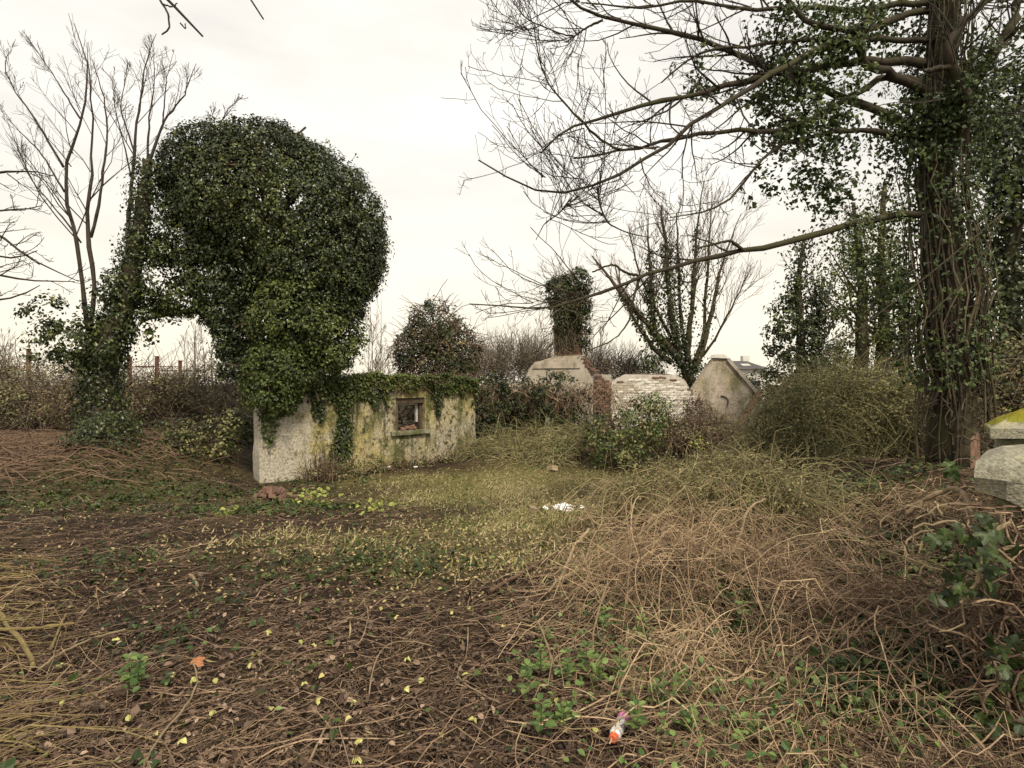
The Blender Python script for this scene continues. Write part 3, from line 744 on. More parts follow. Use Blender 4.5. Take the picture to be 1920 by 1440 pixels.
# --- near right stone block on a rough pier
def rock(name, label, cat, pts_fn, mats):
    pass
nb_ = thing('stone_pier', 'pale lichened stone block overhanging a vine-choked pier at the edge', 'stone pier', (2.6, 2.75, .2))
mb = MB(); n1 = 14
uu = np.linspace(0, 1, n1)
X0, X1 = P(1830, 0, 2.55)[0], 3.25
prof = []          # cross-section rings along x : front-bottom, front-top, back-top, back-bottom with uneven faces
ring = 16
V = []
for u in uu:
    x = X0 + (X1 - X0) * u
    e = 1 - .25 * (1 - sstep(0, .06, u))
    zt = 1.275 + .05 * u; zb = 1.10 - .12 * sstep(0, .25, u) + .02 * math.sin(9 * u)
    yf, yb = 2.50 - .05 * u, 2.95
    loop = [(yf, zb), (yf - .015, zb + .07), (yf - .02, (zb + zt) / 2), (yf, zt - .04), (yf + .03, zt), (yf + .15, zt + .012), (yf + .3, zt + .02), (yb, zt), (yb + .02, zt - .1), (yb, zb), (yf + .25, zb - .04), (yf + .1, zb - .03)]
    for (y, z) in loop:
        yc, zc = (yf + yb) / 2, (zt + zb) / 2
        p = np.array([x + (y - yf) * .8, yc + (y - yc) * e, zc + (z - zc) * e]); V.append(p + .007 * np.array([1, 1, 1]) * noise3(p[None], 14)[0])
V = np.array(V); k_ = 12
idx = np.arange(len(V)).reshape(n1, k_)
a = idx[:-1]; b = np.roll(a, -1, 1); c = idx[1:]; d = np.roll(c, -1, 1)
mb.add(V, [np.stack([a, c, d, b], -1).reshape(-1, 4), idx[0][None, :], idx[-1][None, ::-1]]); mb.build('coping_stone', M['stone'], nb_)
mb = MB()
for k in range(7):
    z = .02 + .15 * k
    boxm(mb, (2.98 + .03 * rng.normal(), 2.8, z + .07), (1, 0, 0), (0, 1, 0), az, (.42, .2, .072), .012)
mb.build('pier_shaft', M['pier'], nb_)

mp_ = thing('mossy_pier', 'grey gate pier with a cap edged in bright yellow moss', 'gate pier', P(1900, 860, 4.3))
mb = MB(); c0 = P(1858, 800, 4.3); xw = 1.0
capz = 1.6 - 85 / F * 4.3
def cap_solid(mb, x0, x1, y0, y1, z0, z1, rise, jit=.004, mat=0):
    xm, ym = (x0 + x1) / 2, (y0 + y1) / 2
    v = [(x0, y0, z0), (x1, y0, z0), (x1, y1, z0), (x0, y1, z0), (x0, y0, z1), (x1, y0, z1), (x1, y1, z1), (x0, y1, z1), (xm - .1, ym, z1 + rise), (xm + .1, ym, z1 + rise)]
    v = np.array(v) + rng.normal(size=(10, 3)) * jit; v[:, 0] += (v[:, 1] - y0) * .78
    mb.add(v, [np.array([(0, 3, 2, 1), (0, 1, 5, 4), (1, 2, 6, 5), (2, 3, 7, 6), (3, 0, 4, 7), (4, 5, 9, 8), (6, 7, 8, 9)]), np.array([(5, 6, 9), (7, 4, 8)])], mat=mat)
px0 = P(1857, 0, 4.3)[0]
cap_solid(mb, px0, px0 + .75, 4.3, 5.0, capz - .07, capz, .12); mb.build('cap', M['stone'], mp_)
mb = MB(); gx, gy = np.meshgrid(np.linspace(0, 1, 34), np.linspace(0, 1, 22)); yy = 4.40 + .6 * gy; xx = px0 - .014 + .775 * gx + (yy - 4.3) * .78
hh = capz + .006 + .125 * np.minimum(np.minimum(gx / .45, (1 - gx) / .45), np.minimum((gy * .6 + .12) / .36, (1 - gy) / .5)).clip(0, 1)
qq = np.stack([xx, yy, hh], -1); ed_ = np.minimum(np.minimum(gx, 1 - gx) * 8, np.minimum(gy * 5 + .02, (1 - gy) * 5)).clip(0, 1)
hh = hh + ed_ * (.016 + .010 * noise3(qq, 9) + .006 * noise3(qq, 24)) - (1 - ed_) * .02; qq[..., 2] = hh; ii = np.arange(34 * 22).reshape(22, 34)
mb.add(qq, [np.stack([ii[:-1, :-1], ii[:-1, 1:], ii[1:, 1:], ii[1:, :-1]], -1).reshape(-1, 4)]); mb.build('moss', M['moss_yellow'], mp_)
mb = MB()
for k in range(6):
    boxm(mb, (px0 + .66, 4.66, capz - .07 - .09 - .18 * k), (1, 0, 0), (.61, .79, 0), az, (.3, .3, .086), .006)
mb.build('shaft', M['pier'], mp_)

# --- red posts behind the left hedge
for k, (px, py) in enumerate([(54, 655), (294, 669), (338, 677), (243, 670)]):
    q = P(px, py, 21.5); z0 = float(g(q[0], q[1])); t = thing('fence_post', ['lone red post half sunk in the left hedge beside the ivied trunk', 'taller rust red post under the ivy arch', 'last red post towards the ivied wall', 'red post just right of the ivied trunk'][k], 'post', (q[0], q[1], z0), 'red posts behind the hedge')
    mb = MB(); boxm(mb, (q[0], q[1], (z0 + q[2]) / 2), (1, 0, 0), (0, 1, 0), az, (.05, .05, (q[2] - z0) / 2), .006); boxm(mb, (q[0], q[1], q[2] + .012), (1, 0, 0), (0, 1, 0), az, (.06, .06, .012), .003); mb.build('shaft', M['post_red'], t)
    if k: 
        mb = MB(); tubes(mb, resample([(q[0] - .9, q[1] + .1, q[2] - .35), (q[0] + .85, q[1] + .1, q[2] - .37)], 4), np.full(4, .018), 5, cap=True); mb.build('rail', M['post_red'], t)

# ------------------------------------------------------------------ trees and shrubs
def limb(mb, pl, r0, r1, K=14, sides=7, rnd=None, wob=.0, cap=True):
    q = resample(pl, K)
    q[1:-1] += (wob or .22) * min(r0, .09) * rng.normal(size=(K - 2, 3)) + .35 * min(max(r0, r1), .07) * np.stack([noise3(q[1:-1] + 9 * k_, 2.5) for k_ in range(3)], -1)
    rad = np.linspace(r0, r1, K) * (1 + .08 * rng.normal(size=K))
    tubes(mb, q, rad, sides, rnd=[rnd if rnd is not None else rng.random()], cap=cap)
    return q, rad

def px_line(lst):
    return np.array([P(*t) for t in lst])

def batch(limbs, K=10):
    """list of (pts, rad) to arrays with K points"""
    A = np.stack([resample(p, K) for p, _ in limbs])
    B = np.stack([np.interp(np.linspace(0, 1, K), np.linspace(0, 1, len(r_)), r_) for _, r_ in limbs])
    return A, B

# --- big ivied stump that rises over the wall's near end
D0 = 13.0
bt = G(560, 860); bt = np.array([-4.9, 12.6, -.4])
iv = thing('ivy_covered_tree', 'huge domed mass of dark glossy ivy swallowing a tree above the wall', 'tree', bt)
mb = MB()
tr_pl = np.array([bt, P(575, 700, 12.9), P(560, 560, 13.0), P(520, 420, 13.1), P(480, 320, 13.1)])
limb(mb, tr_pl, .34, .12, 16, 9); mb.build('trunk', M['bark'], iv, smooth=True)
for pl in ([P(565, 600, 13), P(620, 520, 13), P(660, 420, 13)], [P(560, 560, 13), P(450, 520, 12.9), P(380, 480, 12.8)], [P(520, 420, 13), P(430, 340, 13), P(380, 290, 13)], [P(560, 640, 13), P(440, 600, 12.9), P(340, 575, 12.8), P(265, 600, 12.5)], [P(520, 420, 13.1), P(550, 350, 13.2), P(570, 325, 13.2)]):
    mb = MB(); limb(mb, pl, .12, .04, 10, 6); mb.build('branch', M['bark'], iv, smooth=True)
def E(px, py, d, rx, ry, rz=None):
    p = P(px, py, d); s = d / F
    return (p[0], p[1], p[2], rx * s, (rz if rz else min(rx, ry)) * s, ry * s)
big = [E(500, 375, 13.1, 165, 128, 120), E(580, 440, 13.1, 122, 150, 110), E(405, 345, 13.1, 92, 92, 85), E(585, 512, 13.0, 108, 118, 95), E(555, 610, 12.9, 105, 115, 85), E(545, 690, 12.6, 95, 70, 60), E(655, 480, 13.1, 55, 85, 70), E(480, 290, 13.1, 120, 45, 60), E(400, 270, 13.1, 60, 30, 40), E(600, 350, 13.1, 60, 80, 60)]
mb = MB()
clump_leaves(mb, big, 6200, 21, .066, .19, fill=.12, lump=.12)
iv_crown = mb.build('crown', M['ivy'], iv)
mb = MB()      # looser leaves towards the neighbouring trunk, with sky gaps
loose = [E(390, 450, 12.9, 100, 85, 65), E(340, 530, 12.7, 100, 60, 50), E(330, 425, 12.8, 40, 85, 40), E(300, 500, 12.6, 38, 70, 35), E(335, 340, 12.9, 30, 60, 35), E(430, 540, 12.9, 70, 75, 60), E(440, 650, 12.8, 40, 70, 40), E(330, 565, 12.8, 75, 26, 35), E(420, 590, 12.8, 50, 45, 40)]
clump_leaves(mb, loose, 3000, 20, .07, .2, fill=.85, lump=.1, gap=lambda c: noise3(c, 1.7) > -.75)
mb.build('loose_foliage', M['ivy'], iv)
mb = MB()      # fresher bulge hanging on the wall side
clump_leaves(mb, [E(540, 600, 12.1, 75, 75, 50), E(520, 700, 11.75, 70, 60, 40), E(500, 735, 11.5, 48, 40, 30), E(610, 640, 12.4, 60, 60, 40)], 620, 24, .07, .2, fill=.15, lump=.1)
mb.build('fresh_foliage', M['ivy_fresh'], iv)
n_ = 240; eb = np.array(big)[rng.integers(0, len(big), n_)]; dv = rdir(n_); dv[:, 2] = np.abs(dv[:, 2]) * rng.choice([-.4, 1], n_); a = eb[:, :3] + unit(dv) * eb[:, 3:] * 1.02
pts = [a]; dd = unit(dv + np.array([0, 0, .3]))
for _ in range(4): dd = unit(dd + np.array([0, 0, -.28]) + .25 * rng.normal(size=(n_, 3))); pts.append(pts[-1] + dd * rng.uniform(.04, .12, (n_, 1)))
sh = np.stack(pts, 1); mb = MB(); tubes(mb, sh, np.full((n_, 5), .006), 3); mb.build('shoots', M['twig'], iv)
mb = MB(); i_ = rng.integers(0, n_, n_ * 9); k_ = rng.integers(1, 5, n_ * 9); leaves(mb, sh[i_, k_] + .03 * rng.normal(size=(n_ * 9, 3)), rdir(n_ * 9) + np.array([0, 0, .5]), rng.uniform(.04, .08, n_ * 9), 'diamond'); mb.build('shoot_leaves', M['ivy_fresh'], iv)
mb = MB()      # inner stem tangle that blocks the light in the mass
core = []
for e in big[:8]:
    e = np.array(e); n_ = 150; a = rdir(n_) * rng.random((n_, 1)) ** .33 * e[3:] * .75 + e[:3]
    b = a + rdir(n_) * .6; core.append(np.stack([a, (a + b) / 2 + rng.normal(size=(n_, 3)) * .06, b], 1))
core = np.concatenate(core); tubes(mb, core, np.full(core.shape[:2], .03), 3); mb.build('stem_tangle', M['bark'], iv)

# --- ivied double-trunk tree left, with tall bare stems
lb = P(200, 842, 12.2); lb[2] = float(g(lb[0], lb[1])) - .05
lt = thing('ivy_clad_tree', 'ivy-wrapped tree with tall bare forked stems at the hedge', 'tree', lb)
mb = MB()
t1 = px_line([(205, 850, 12.2), (192, 780, 12.2), (190, 700, 12.2), (212, 640, 12.25), (235, 560, 12.3), (255, 470, 12.4), (268, 370, 12.4), (276, 300, 12.4)])
q1, r1_ = limb(mb, t1, .40, .09, 22, 10)
t2 = px_line([(190, 760, 12.2), (168, 690, 12.1), (148, 655, 12.0)]); q2, r2_ = limb(mb, t2, .22, .12, 8, 8)
mb.build('trunk', M['bark'], lt, smooth=True)
stems = [([(180, 690, 12.1), (166, 620, 12.1), (158, 570, 12.1), (148, 527, 12.1), (152, 455, 12.1), (131, 416, 12.1), (121, 372, 12.1), (119, 313, 12.1), (150, 222, 12.0), (174, 186, 12.0), (165, 110, 12.0), (139, 44, 12.0)], .085, .012),
    ([(178, 680, 12.1), (165, 600, 12.1), (172, 570, 12.1), (178, 535, 12.1), (170, 455, 12.2), (158, 428, 12.2), (170, 396, 12.2), (170, 309, 12.3), (174, 190, 12.4), (163, 79, 12.4)], .085, .01),
    ([(170, 445, 12.2), (186, 396, 12.3), (190, 337, 12.3), (202, 269, 12.4), (196, 180, 12.5), (172, 110, 12.6)], .05, .01),
    ([(240, 470, 12.4), (243, 436, 12.5), (247, 337, 12.6), (253, 277, 12.6), (261, 198, 12.6), (273, 119, 12.6), (293, 63, 12.6)], .075, .01),
    ([(268, 380, 12.4), (273, 340, 12.4), (279, 230, 12.4), (290, 150, 12.4), (288, 80, 12.4)], .05, .008),
    ([(276, 310, 12.4), (285, 293, 12.4), (305, 230, 12.4), (344, 178, 12.4), (368, 119, 12.4)], .055, .009),
    ([(119, 313, 12.1), (63, 218, 12.0), (24, 166, 11.9), (4, 115, 11.8), (20, 95, 11.8)], .04, .009),
    ([(121, 360, 12.1), (80, 290, 12.2), (30, 240, 12.2), (0, 200, 12.2)], .03, .007),
    ([(152, 455, 12.1), (128, 420, 12.1), (60, 340, 12.2), (10, 250, 12.3)], .03, .007),
    ([(150, 222, 12.0), (100, 140, 12.0), (48, 65, 12.0)], .028, .006),
    ([(247, 337, 12.6), (215, 200, 12.7), (210, 140, 12.7)], .03, .006),
    ([(253, 290, 12.6), (225, 200, 12.5), (240, 120, 12.4)], .03, .006),
    ([(305, 230, 12.4), (312, 150, 12.4), (325, 100, 12.4)], .025, .006),
    ([(400, 260, 13.0), (412, 234, 13.0), (428, 202, 13.0), (455, 182, 13.0)], .03, .008), ([(400, 260, 13.0), (395, 230, 13.0), (405, 190, 13.0)], .02, .006)]
LS = []
for pl, a, b in stems:
    mb = MB(); LS.append(limb(mb, px_line(pl), a * .72, b * .6, 18, 6, rnd=.75)); mb.build('branch', M['twig'], lt, smooth=True)
pa, ra = batch(LS, 12)
c1, d1 = grow(pa, ra, 9, (.2, .42), (22, 50), .13, .22, 6, .35, .5)
c2, d2 = grow(c1, d1, 9, (.3, .6), (25, 55), .1, .25, 5, .15, .6)
mb = MB(); tubes(mb, c1, np.clip(d1 * .7, .004, .012), 4); tubes(mb, c2, np.clip(d2 * .7, .003, .006), 3); mb.build('twigs', M['twig'], lt)
mb = MB()
sleeve(mb, q1, r1_ + .02, 7000, .07, thick=.11)
sleeve(mb, q2, r2_ + .02, 900, .085, thick=.12)
clump_leaves(mb, [E(110, 590, 12, 60, 35, 30), E(95, 640, 12, 45, 22, 25), E(160, 640, 12, 60, 40, 35), E(270, 590, 12.3, 40, 45, 35), E(215, 560, 12.3, 45, 50, 40), E(185, 650, 12.1, 45, 38, 38)], 190, 24, .09, .22, fill=.8)
sleeve(mb, resample(px_line([(200, 790, 11.9), (205, 830, 11.7), (190, 860, 11.5)]), 6), np.linspace(.33, .55, 6), 1700, .07, thick=.14)
mb.build('ivy', M['ivy'], lt)

# --- bare tree out of frame at the left edge
et = thing('bare_tree', 'bare tree whose fine drooping twigs reach in at the left edge', 'tree', (-13.0, 11.0, .4))
mb = MB(); tq = np.array([(-13, 11, .3), (-13.1, 11, 2.5), (-12.8, 11, 4.5), (-12.6, 11, 7.5)]); q3, r3 = limb(mb, tq, .28, .08, 12, 8); mb.build('trunk', M['bark'], et, smooth=True)
LS = []
for pl in ([(-12.9, 11, 3.0)] + list(px_line([(-60, 400, 11), (0, 437, 11), (40, 478, 11), (95, 508, 11), (148, 528, 11.5)])), [(-13, 11, 2.6)] + list(px_line([(-80, 500, 11), (0, 515, 11), (60, 530, 11), (140, 528, 11)])),
           [(-13, 11, 2.3)] + list(px_line([(-80, 560, 11), (0, 560, 11), (50, 555, 11), (75, 535, 11)])), [(-12.8, 11, 4.6)] + list(px_line([(-60, 330, 11), (0, 330, 11), (50, 312, 11), (100, 330, 11)])),
           [(-12.8, 11, 4.0)] + list(px_line([(-60, 400, 11), (0, 395, 11), (40, 395, 11), (80, 385, 11)])), [(-12.9, 11, 3.4)] + list(px_line([(-60, 470, 11), (0, 480, 11), (50, 490, 11), (70, 470, 11)]))):
    mb = MB(); LS.append(limb(mb, np.array(pl), .06, .008, 14, 5)); mb.build('branch', M['twig'], et, smooth=True)
pa, ra = batch(LS, 10); c1, d1 = grow(pa, ra, 11, (.12, .3), (25, 60), .05, .3, 6, .4, .5); c2, d2 = grow(c1, d1, 5, (.3, .6), (25, 60), .12, .3, 5, .2, .6)
mb = MB(); tubes(mb, c1, np.maximum(d1, .006), 4); tubes(mb, c2, np.maximum(d2, .004), 3); mb.build('twigs', M['twig'], et)

# --- overhanging tree beside the viewer: only its hanging twig tips show at the top
ot = thing('overhanging_tree', 'bare twig tips dangling into the top of the view', 'tree', (-6.2, 3.0, 0))
mb = MB(); q3, r3 = limb(mb, np.array([(-6.2, 3, -.1), (-6.1, 3, 2), (-5.9, 3.1, 4.5), (-5.2, 3.4, 6.2)]), .24, .1, 12, 8); mb.build('trunk', M['bark'], ot, smooth=True)
for pl, a, b in (([(-5.2, 3.4, 6.2), (-4.2, 3.8, 6.0), (-3.1, 4.0, 5.3)] + list(px_line([(300, 0, 4), (318, 28, 4), (345, 48, 4), (380, 68, 4)])), .05, .007),
                 (list(px_line([(300, 0, 4), (318, 28, 4), (318, 58, 4), (303, 65, 4)])), .008, .005), (list(px_line([(306, 8, 4), (325, 14, 4), (333, 6, 4)])), .007, .004), (list(px_line([(338, 43, 4), (349, 55, 4), (348, 44, 4)])), .006, .004),
                 ([(-4.2, 3.8, 6.0), (-2.6, 4.1, 5.6)] + list(px_line([(455, -30, 4), (470, 5, 4), (482, 22, 4), (494, 36, 4)])), .03, .005)):
    mb = MB(); limb(mb, np.array(pl), a, b, 14, 5); mb.build('branch', M['twig'], ot, smooth=True)

# --- great ivied tree on the right
RD = 7.0
rb = P(1785, 895, RD); rb[2] = float(g(rb[0], rb[1])) - .1
rt = thing('great_ivied_tree', 'tall tree wrapped in ropes of ivy stem, bare bark at its foot', 'tree', rb)
mb = MB()
tp = np.array([rb, P(1785, 820, RD), P(1775, 650, RD), P(1765, 450, RD), P(1762, 250, RD), P(1768, 60, RD), P(1775, -250, RD), P(1790, -500, RD)])
tq, trad = limb(mb, tp, .25, .11, 26, 14)
mb.build('trunk', M['bark_grey'], rt, smooth=True)
TRUNK_Z = rb[2]
br = [  # traced limbs: (px, py, depth), radii
 ([(1464, -20, 6.4), (1492, 31, 6.4), (1526, 48, 6.4), (1549, 53, 6.4), (1588, 48, 6.4), (1615, 44, 6.5), (1608, 75, 6.5), (1610, 112, 6.5), (1640, 125, 6.6), (1690, 145, 6.8), (1750, 190, 7)], .03, .075),
 ([(1636, 5, 6.5), (1630, 30, 6.5), (1615, 50, 6.5)], .03, .05),
 ([(1014, 287, 5.8), (1027, 265, 5.8), (1059, 239, 5.9), (1094, 228, 5.9), (1156, 207, 6.0), (1224, 190, 6.0), (1304, 174, 6.2), (1385, 158, 6.3), (1480, 130, 6.5), (1580, 110, 6.7), (1760, 120, 7)], .012, .07),
 ([(1075, 297, 6.0), (1111, 294, 6.0), (1166, 281, 6.0), (1240, 265, 6.1), (1304, 252, 6.2), (1346, 244, 6.3), (1408, 256, 6.3), (1464, 247, 6.4), (1507, 233, 6.4), (1577, 191, 6.6), (1647, 143, 6.8), (1700, 135, 6.9), (1760, 180, 7)], .012, .06),
 ([(897, 300, 5.4), (943, 329, 5.4), (981, 352, 5.4), (1017, 381, 5.4), (1072, 371, 5.4), (1120, 352, 5.5), (1204, 313, 5.5), (1230, 284, 5.6), (1272, 252, 5.6), (1320, 216, 5.7), (1385, 174, 5.9), (1450, 138, 6.1), (1560, 70, 6.4), (1740, 20, 7)], .008, .055),
 ([(1059, -10, 6.2), (1094, 23, 6.2), (1130, 36, 6.2), (1175, 42, 6.2), (1224, 52, 6.3), (1272, 65, 6.3), (1324, 78, 6.4), (1369, 94, 6.5), (1460, 140, 6.6), (1560, 170, 6.8), (1760, 260, 7)], .018, .07),
 ([(880, 570, 5.6), (930, 577, 5.6), (985, 583, 5.6), (1030, 582, 5.7), (1080, 568, 5.8), (1130, 545, 5.9), (1180, 522, 6.0), (1240, 505, 6.1), (1300, 492, 6.2), (1390, 472, 6.3), (1480, 452, 6.5), (1560, 430, 6.6), (1640, 408, 6.8), (1700, 403, 6.9), (1770, 400, 7)], .008, .06),
 ([(1095, 660, 6.0), (1150, 640, 6.0), (1182, 600, 6.0), (1186, 560, 6.0), (1198, 522, 6.05)], .006, .018),
 ([(1110, 510, 6.0), (1150, 493, 6.0), (1170, 510, 6.0), (1200, 518, 6.05)], .01, .02),
 ([(1300, 470, 6.2), (1340, 458, 6.2), (1370, 450, 6.2), (1392, 470, 6.3)], .01, .025),
 ([(1256, 408, 6.4), (1311, 407, 6.4), (1369, 375, 6.4), (1401, 342, 6.4), (1424, 300, 6.4), (1440, 281, 6.4), (1500, 260, 6.5), (1600, 240, 6.7), (1750, 260, 7)], .008, .05),
 ([(1002, 42, 5.9), (1004, 81, 5.9), (1020, 145, 5.9), (1046, 181, 5.9), (1088, 226, 5.9), (1127, 265, 6.0), (1166, 281, 6.0)], .006, .02),
 ([(1062, 80, 6.2), (1085, 62, 6.2), (1110, 45, 6.2), (1130, 38, 6.2)], .008, .018),
 ([(960, 0, 6.2), (985, 35, 6.2), (1030, 55, 6.2), (1062, 68, 6.2), (1075, 66, 6.2)], .005, .012),
 ([(1120, 352, 5.5), (1126, 390, 5.5), (1140, 420, 5.5), (1180, 438, 5.5), (1220, 445, 5.6)], .014, .006),
 ([(1072, 371, 5.4), (1050, 400, 5.4), (1020, 420, 5.4), (1005, 450, 5.4)], .012, .004),
 ([(1920, -30, 6.6), (1900, 51, 6.6), (1875, 90, 6.6), (1852, 124, 6.7), (1827, 152, 6.7), (1800, 210, 6.8)], .05, .09),
 ([(1870, -20, 6.4), (1796, 56, 6.4), (1771, 84, 6.4), (1774, 112, 6.4), (1791, 135, 6.5), (1810, 169, 6.5), (1813, 219, 6.6), (1800, 270, 6.8)], .04, .085),
 ([(1735, 132, 6.4), (1760, 126, 6.4), (1790, 124, 6.45)], .03, .04),
 ([(1240, 155, 6.2), (1300, 100, 6.2), (1380, 90, 6.3), (1480, 75, 6.4), (1600, 70, 6.6), (1760, 80, 7)], .01, .05),
 ([(1090, 5, 6.0), (1180, 15, 6.1), (1280, 0, 6.2), (1400, 20, 6.3), (1500, 10, 6.5), (1620, 20, 6.7), (1765, 0, 7)], .008, .05),
 ([(1360, 820, 5.0), (1500, 700, 5.5), (1620, 610, 6.0), (1760, 500, 6.4), (1880, 400, 6.6)], .005, .012),
 ([(1880, 400, 6.6), (1820, 520, 6.4), (1740, 590, 6.2), (1660, 700, 5.9), (1590, 760, 5.8)], .008, .006),
]
LS = []
for pl, a, b in br:
    mb = MB(); LS.append(limb(mb, px_line(pl)[::-1], b * .8, a * .8, 22, 7, rnd=.12)); mb.build('branch', M['bark'], rt, smooth=True)
main = [x for i, x in enumerate(LS) if i in (2, 3, 4, 5, 6, 10, 11, 12, 13, 14, 15, 19, 20)]
pa, ra = batch(main, 14)
rg2 = np.random.default_rng(5)
c1, d1 = grow(pa, ra, 15, (.13, .32), (25, 65), .06, .2, 8, .42, .5, absl=(.35, 1.25), r=rg2)
c2, d2 = grow(c1, d1, 5, (.3, .6), (30, 65), .14, .26, 6, .2, .6, r=rg2)
c3, d3 = grow(c2, d2, 2, (.4, .7), (30, 65), .2, .3, 4, .3, .75, r=rg2)
c3b, d3b = grow(pa, ra, 12, absl=(.08, .3), ang=(40, 85), up=.2, K=4, tmin=.5, rr=.3, r=rg2)
mb = MB()
for c, d, m_, s_ in ((c1, d1, .0036, 5), (c2, d2, .0026, 4), (c3, d3, .0021, 3), (c3b, d3b, .0023, 3)): tubes(mb, c, np.clip(d, m_, .012 if s_ == 5 else .005), s_)
mb.build('twigs', M['twig'], rt)
mb = MB(); tz = np.linspace(rb[2] - .02, rb[2] + .62, 8); ta = np.linspace(-2.0, .5, 12); TZ, TA = np.meshgrid(tz, ta, indexing='ij')
TR = np.interp(TZ, tq[:, 2], trad) + .016 + .012 * noise3(np.stack([TA, TZ * 2, 0 * TA], -1), 2.) - .05 * (np.abs((TA + .75) / 1.25) ** 4) - .05 * sstep(rb[2] + .45, rb[2] + .62, TZ)
VV = np.stack([np.interp(TZ, tq[:, 2], tq[:, 0]) + TR * np.cos(TA), np.interp(TZ, tq[:, 2], tq[:, 1]) + TR * np.sin(TA), TZ], -1); ii = np.arange(96).reshape(8, 12)
mb.add(VV, [np.stack([ii[:-1, :-1], ii[:-1, 1:], ii[1:, 1:], ii[1:, :-1]], -1).reshape(-1, 4)], np.full(96, .6)); mb.build('bare_bark', M['bark_red'], rt, smooth=True)
# ropes of ivy stem up the trunk
for k in range(48):
    z0 = rng.uniform(1.1, 1.9) if k > 12 else rb[2] + .05; z1 = rng.uniform(3.5, 8.5); K = 20
    zz = np.linspace(z0, z1, K); th = rng.uniform(0, 6.28) + np.cumsum(rng.normal(size=K) * .13)
    if k % 3: th = rng.uniform(3.0, 6.0 if z0 > .9 else 4.4) + np.cumsum(rng.normal(size=K) * .1)
    cx = np.interp(zz, tq[:, 2], tq[:, 0]); cy = np.interp(zz, tq[:, 2], tq[:, 1]); rr_ = np.interp(zz, tq[:, 2], trad) + .02 + .06 * rng.random() + .04 * np.abs(rng.normal())
    mb = MB(); tubes(mb, np.stack([cx + rr_ * np.cos(th), cy + rr_ * np.sin(th), zz], 1), np.linspace(rng.uniform(.007, .022), .006, K), 6, rnd=[rng.random()]); mb.build('ivy_stem', M['ivy_stem' if k % 3 == 0 else ('bark_grey' if k % 3 == 1 else 'twig')], rt, smooth=True)
for k in range(16):      # loose vines hanging clear of the bark
    z0 = rng.uniform(.9, 2.2); z1 = rng.uniform(3.2, 6.5); K = 18; zz = np.linspace(z0, z1, K); th = rng.uniform(2.6, 6.2) + np.cumsum(rng.normal(size=K) * .12)
    off = .1 + .16 * rng.random() * np.sin(np.linspace(0, np.pi, K)) + .02 * rng.normal(size=K)
    cx = np.interp(zz, tq[:, 2], tq[:, 0]); cy = np.interp(zz, tq[:, 2], tq[:, 1]); rr_ = np.interp(zz, tq[:, 2], trad) + off
    mb = MB(); tubes(mb, np.stack([cx + rr_ * np.cos(th), cy + rr_ * np.sin(th), zz], 1), np.linspace(rng.uniform(.006, .012), .004, K), 5, rnd=[rng.uniform(.4, 1)]); mb.build('hanging_vine', M['ivy_stem'], rt, smooth=True)
# fine root fringe low down
n_ = 420; zz = rng.uniform(rb[2] + .35, 2.6, n_) ; th = rng.uniform(2.6, 6.6, n_)
R0 = np.interp(zz, tq[:, 2], trad); a = np.stack([np.interp(zz, tq[:, 2], tq[:, 0]) + (R0 + .03) * np.cos(th), np.interp(zz, tq[:, 2], tq[:, 1]) + (R0 + .03) * np.sin(th), zz], 1)
ptsf = [a]; dd = unit(np.stack([np.cos(th), np.sin(th), rng.normal(size=n_) * .9], 1)) * .5
for _ in range(4):
    dd = unit(dd + rng.normal(size=(n_, 3)) * .6 + np.array([0, 0, -.25])); ptsf.append(ptsf[-1] + dd * rng.uniform(.03, .09, (n_, 1)))
mb = MB(); tubes(mb, np.stack(ptsf, 1), np.full((n_, 5), .0045), 4); mb.build('root_fringe', M['ivy_stem'], rt)
mb = MB()
sleeve(mb, tq[3:], trad[3:] + .05, 9500, .05, 'ivysmall', thick=.17, cover=lambda q: (q[:, 2] > 1.1) & ((noise3(q, 1.7) > -.12) | (q[:, 1] > 6.98)))
for i, n_, tk in ((0, 1300, .28), (2, 900, .3), (3, 800, .3), (5, 1500, .34), (10, 600, .3), (19, 1100, .4), (20, 1200, .4), (16, 500, .3), (17, 350, .15), (6, 300, .25)):
    p_, r_ = LS[i]; h = max(4, int(len(p_) * (.55 if i != 6 else .32)))
    sleeve(mb, p_[:h], r_[:h], int(n_ * 1.7), .05, 'ivysmall', thick=tk * .85, hang=.9, cover=lambda q: noise3(q, 2.1) > -.12)
sleeve(mb, resample(tq[3:16], 12), np.interp(np.linspace(0, 1, 12), np.linspace(0, 1, 13), trad[3:16]) + .06, 2200, .05, 'ivysmall', thick=.14, cover=lambda q: (q[:, 2] > 1.0) & (q[:, 2] < 4.6) & (noise3(q, 2.4) > -.45))
cl = [E(1470, 250, 6.6, 60, 50, 70), E(1560, 220, 6.8, 80, 60, 70), E(1650, 280, 6.9, 70, 90, 60), E(1500, 340, 6.6, 70, 45, 60), E(1590, 350, 6.8, 90, 60, 70), E(1440, 60, 6.6, 90, 60, 80), E(1560, 110, 6.8, 80, 60, 80), E(1660, 60, 6.9, 70, 70, 70), E(1340, 130, 6.5, 70, 30, 60), E(1430, 170, 6.6, 70, 30, 60), E(1860, 250, 7.3, 70, 90, 80), E(1880, 420, 7.4, 60, 120, 90), E(1870, 580, 7.4, 60, 100, 90), E(1620, 460, 7.1, 60, 60, 60), E(1660, 560, 7.2, 40, 70, 50), E(1870, 120, 7.3, 60, 70, 70), E(1440, 350, 6.5, 30, 40, 40), E(1900, 60, 7.2, 60, 70, 70), E(1900, 330, 7.2, 60, 90, 80), E(1900, 500, 7.5, 60, 90, 80)]
clump_leaves(mb, cl, 900, 15, .052, .16, 'ivysmall', fill=.9, gap=lambda c: noise3(c, 1.3) > -.05)
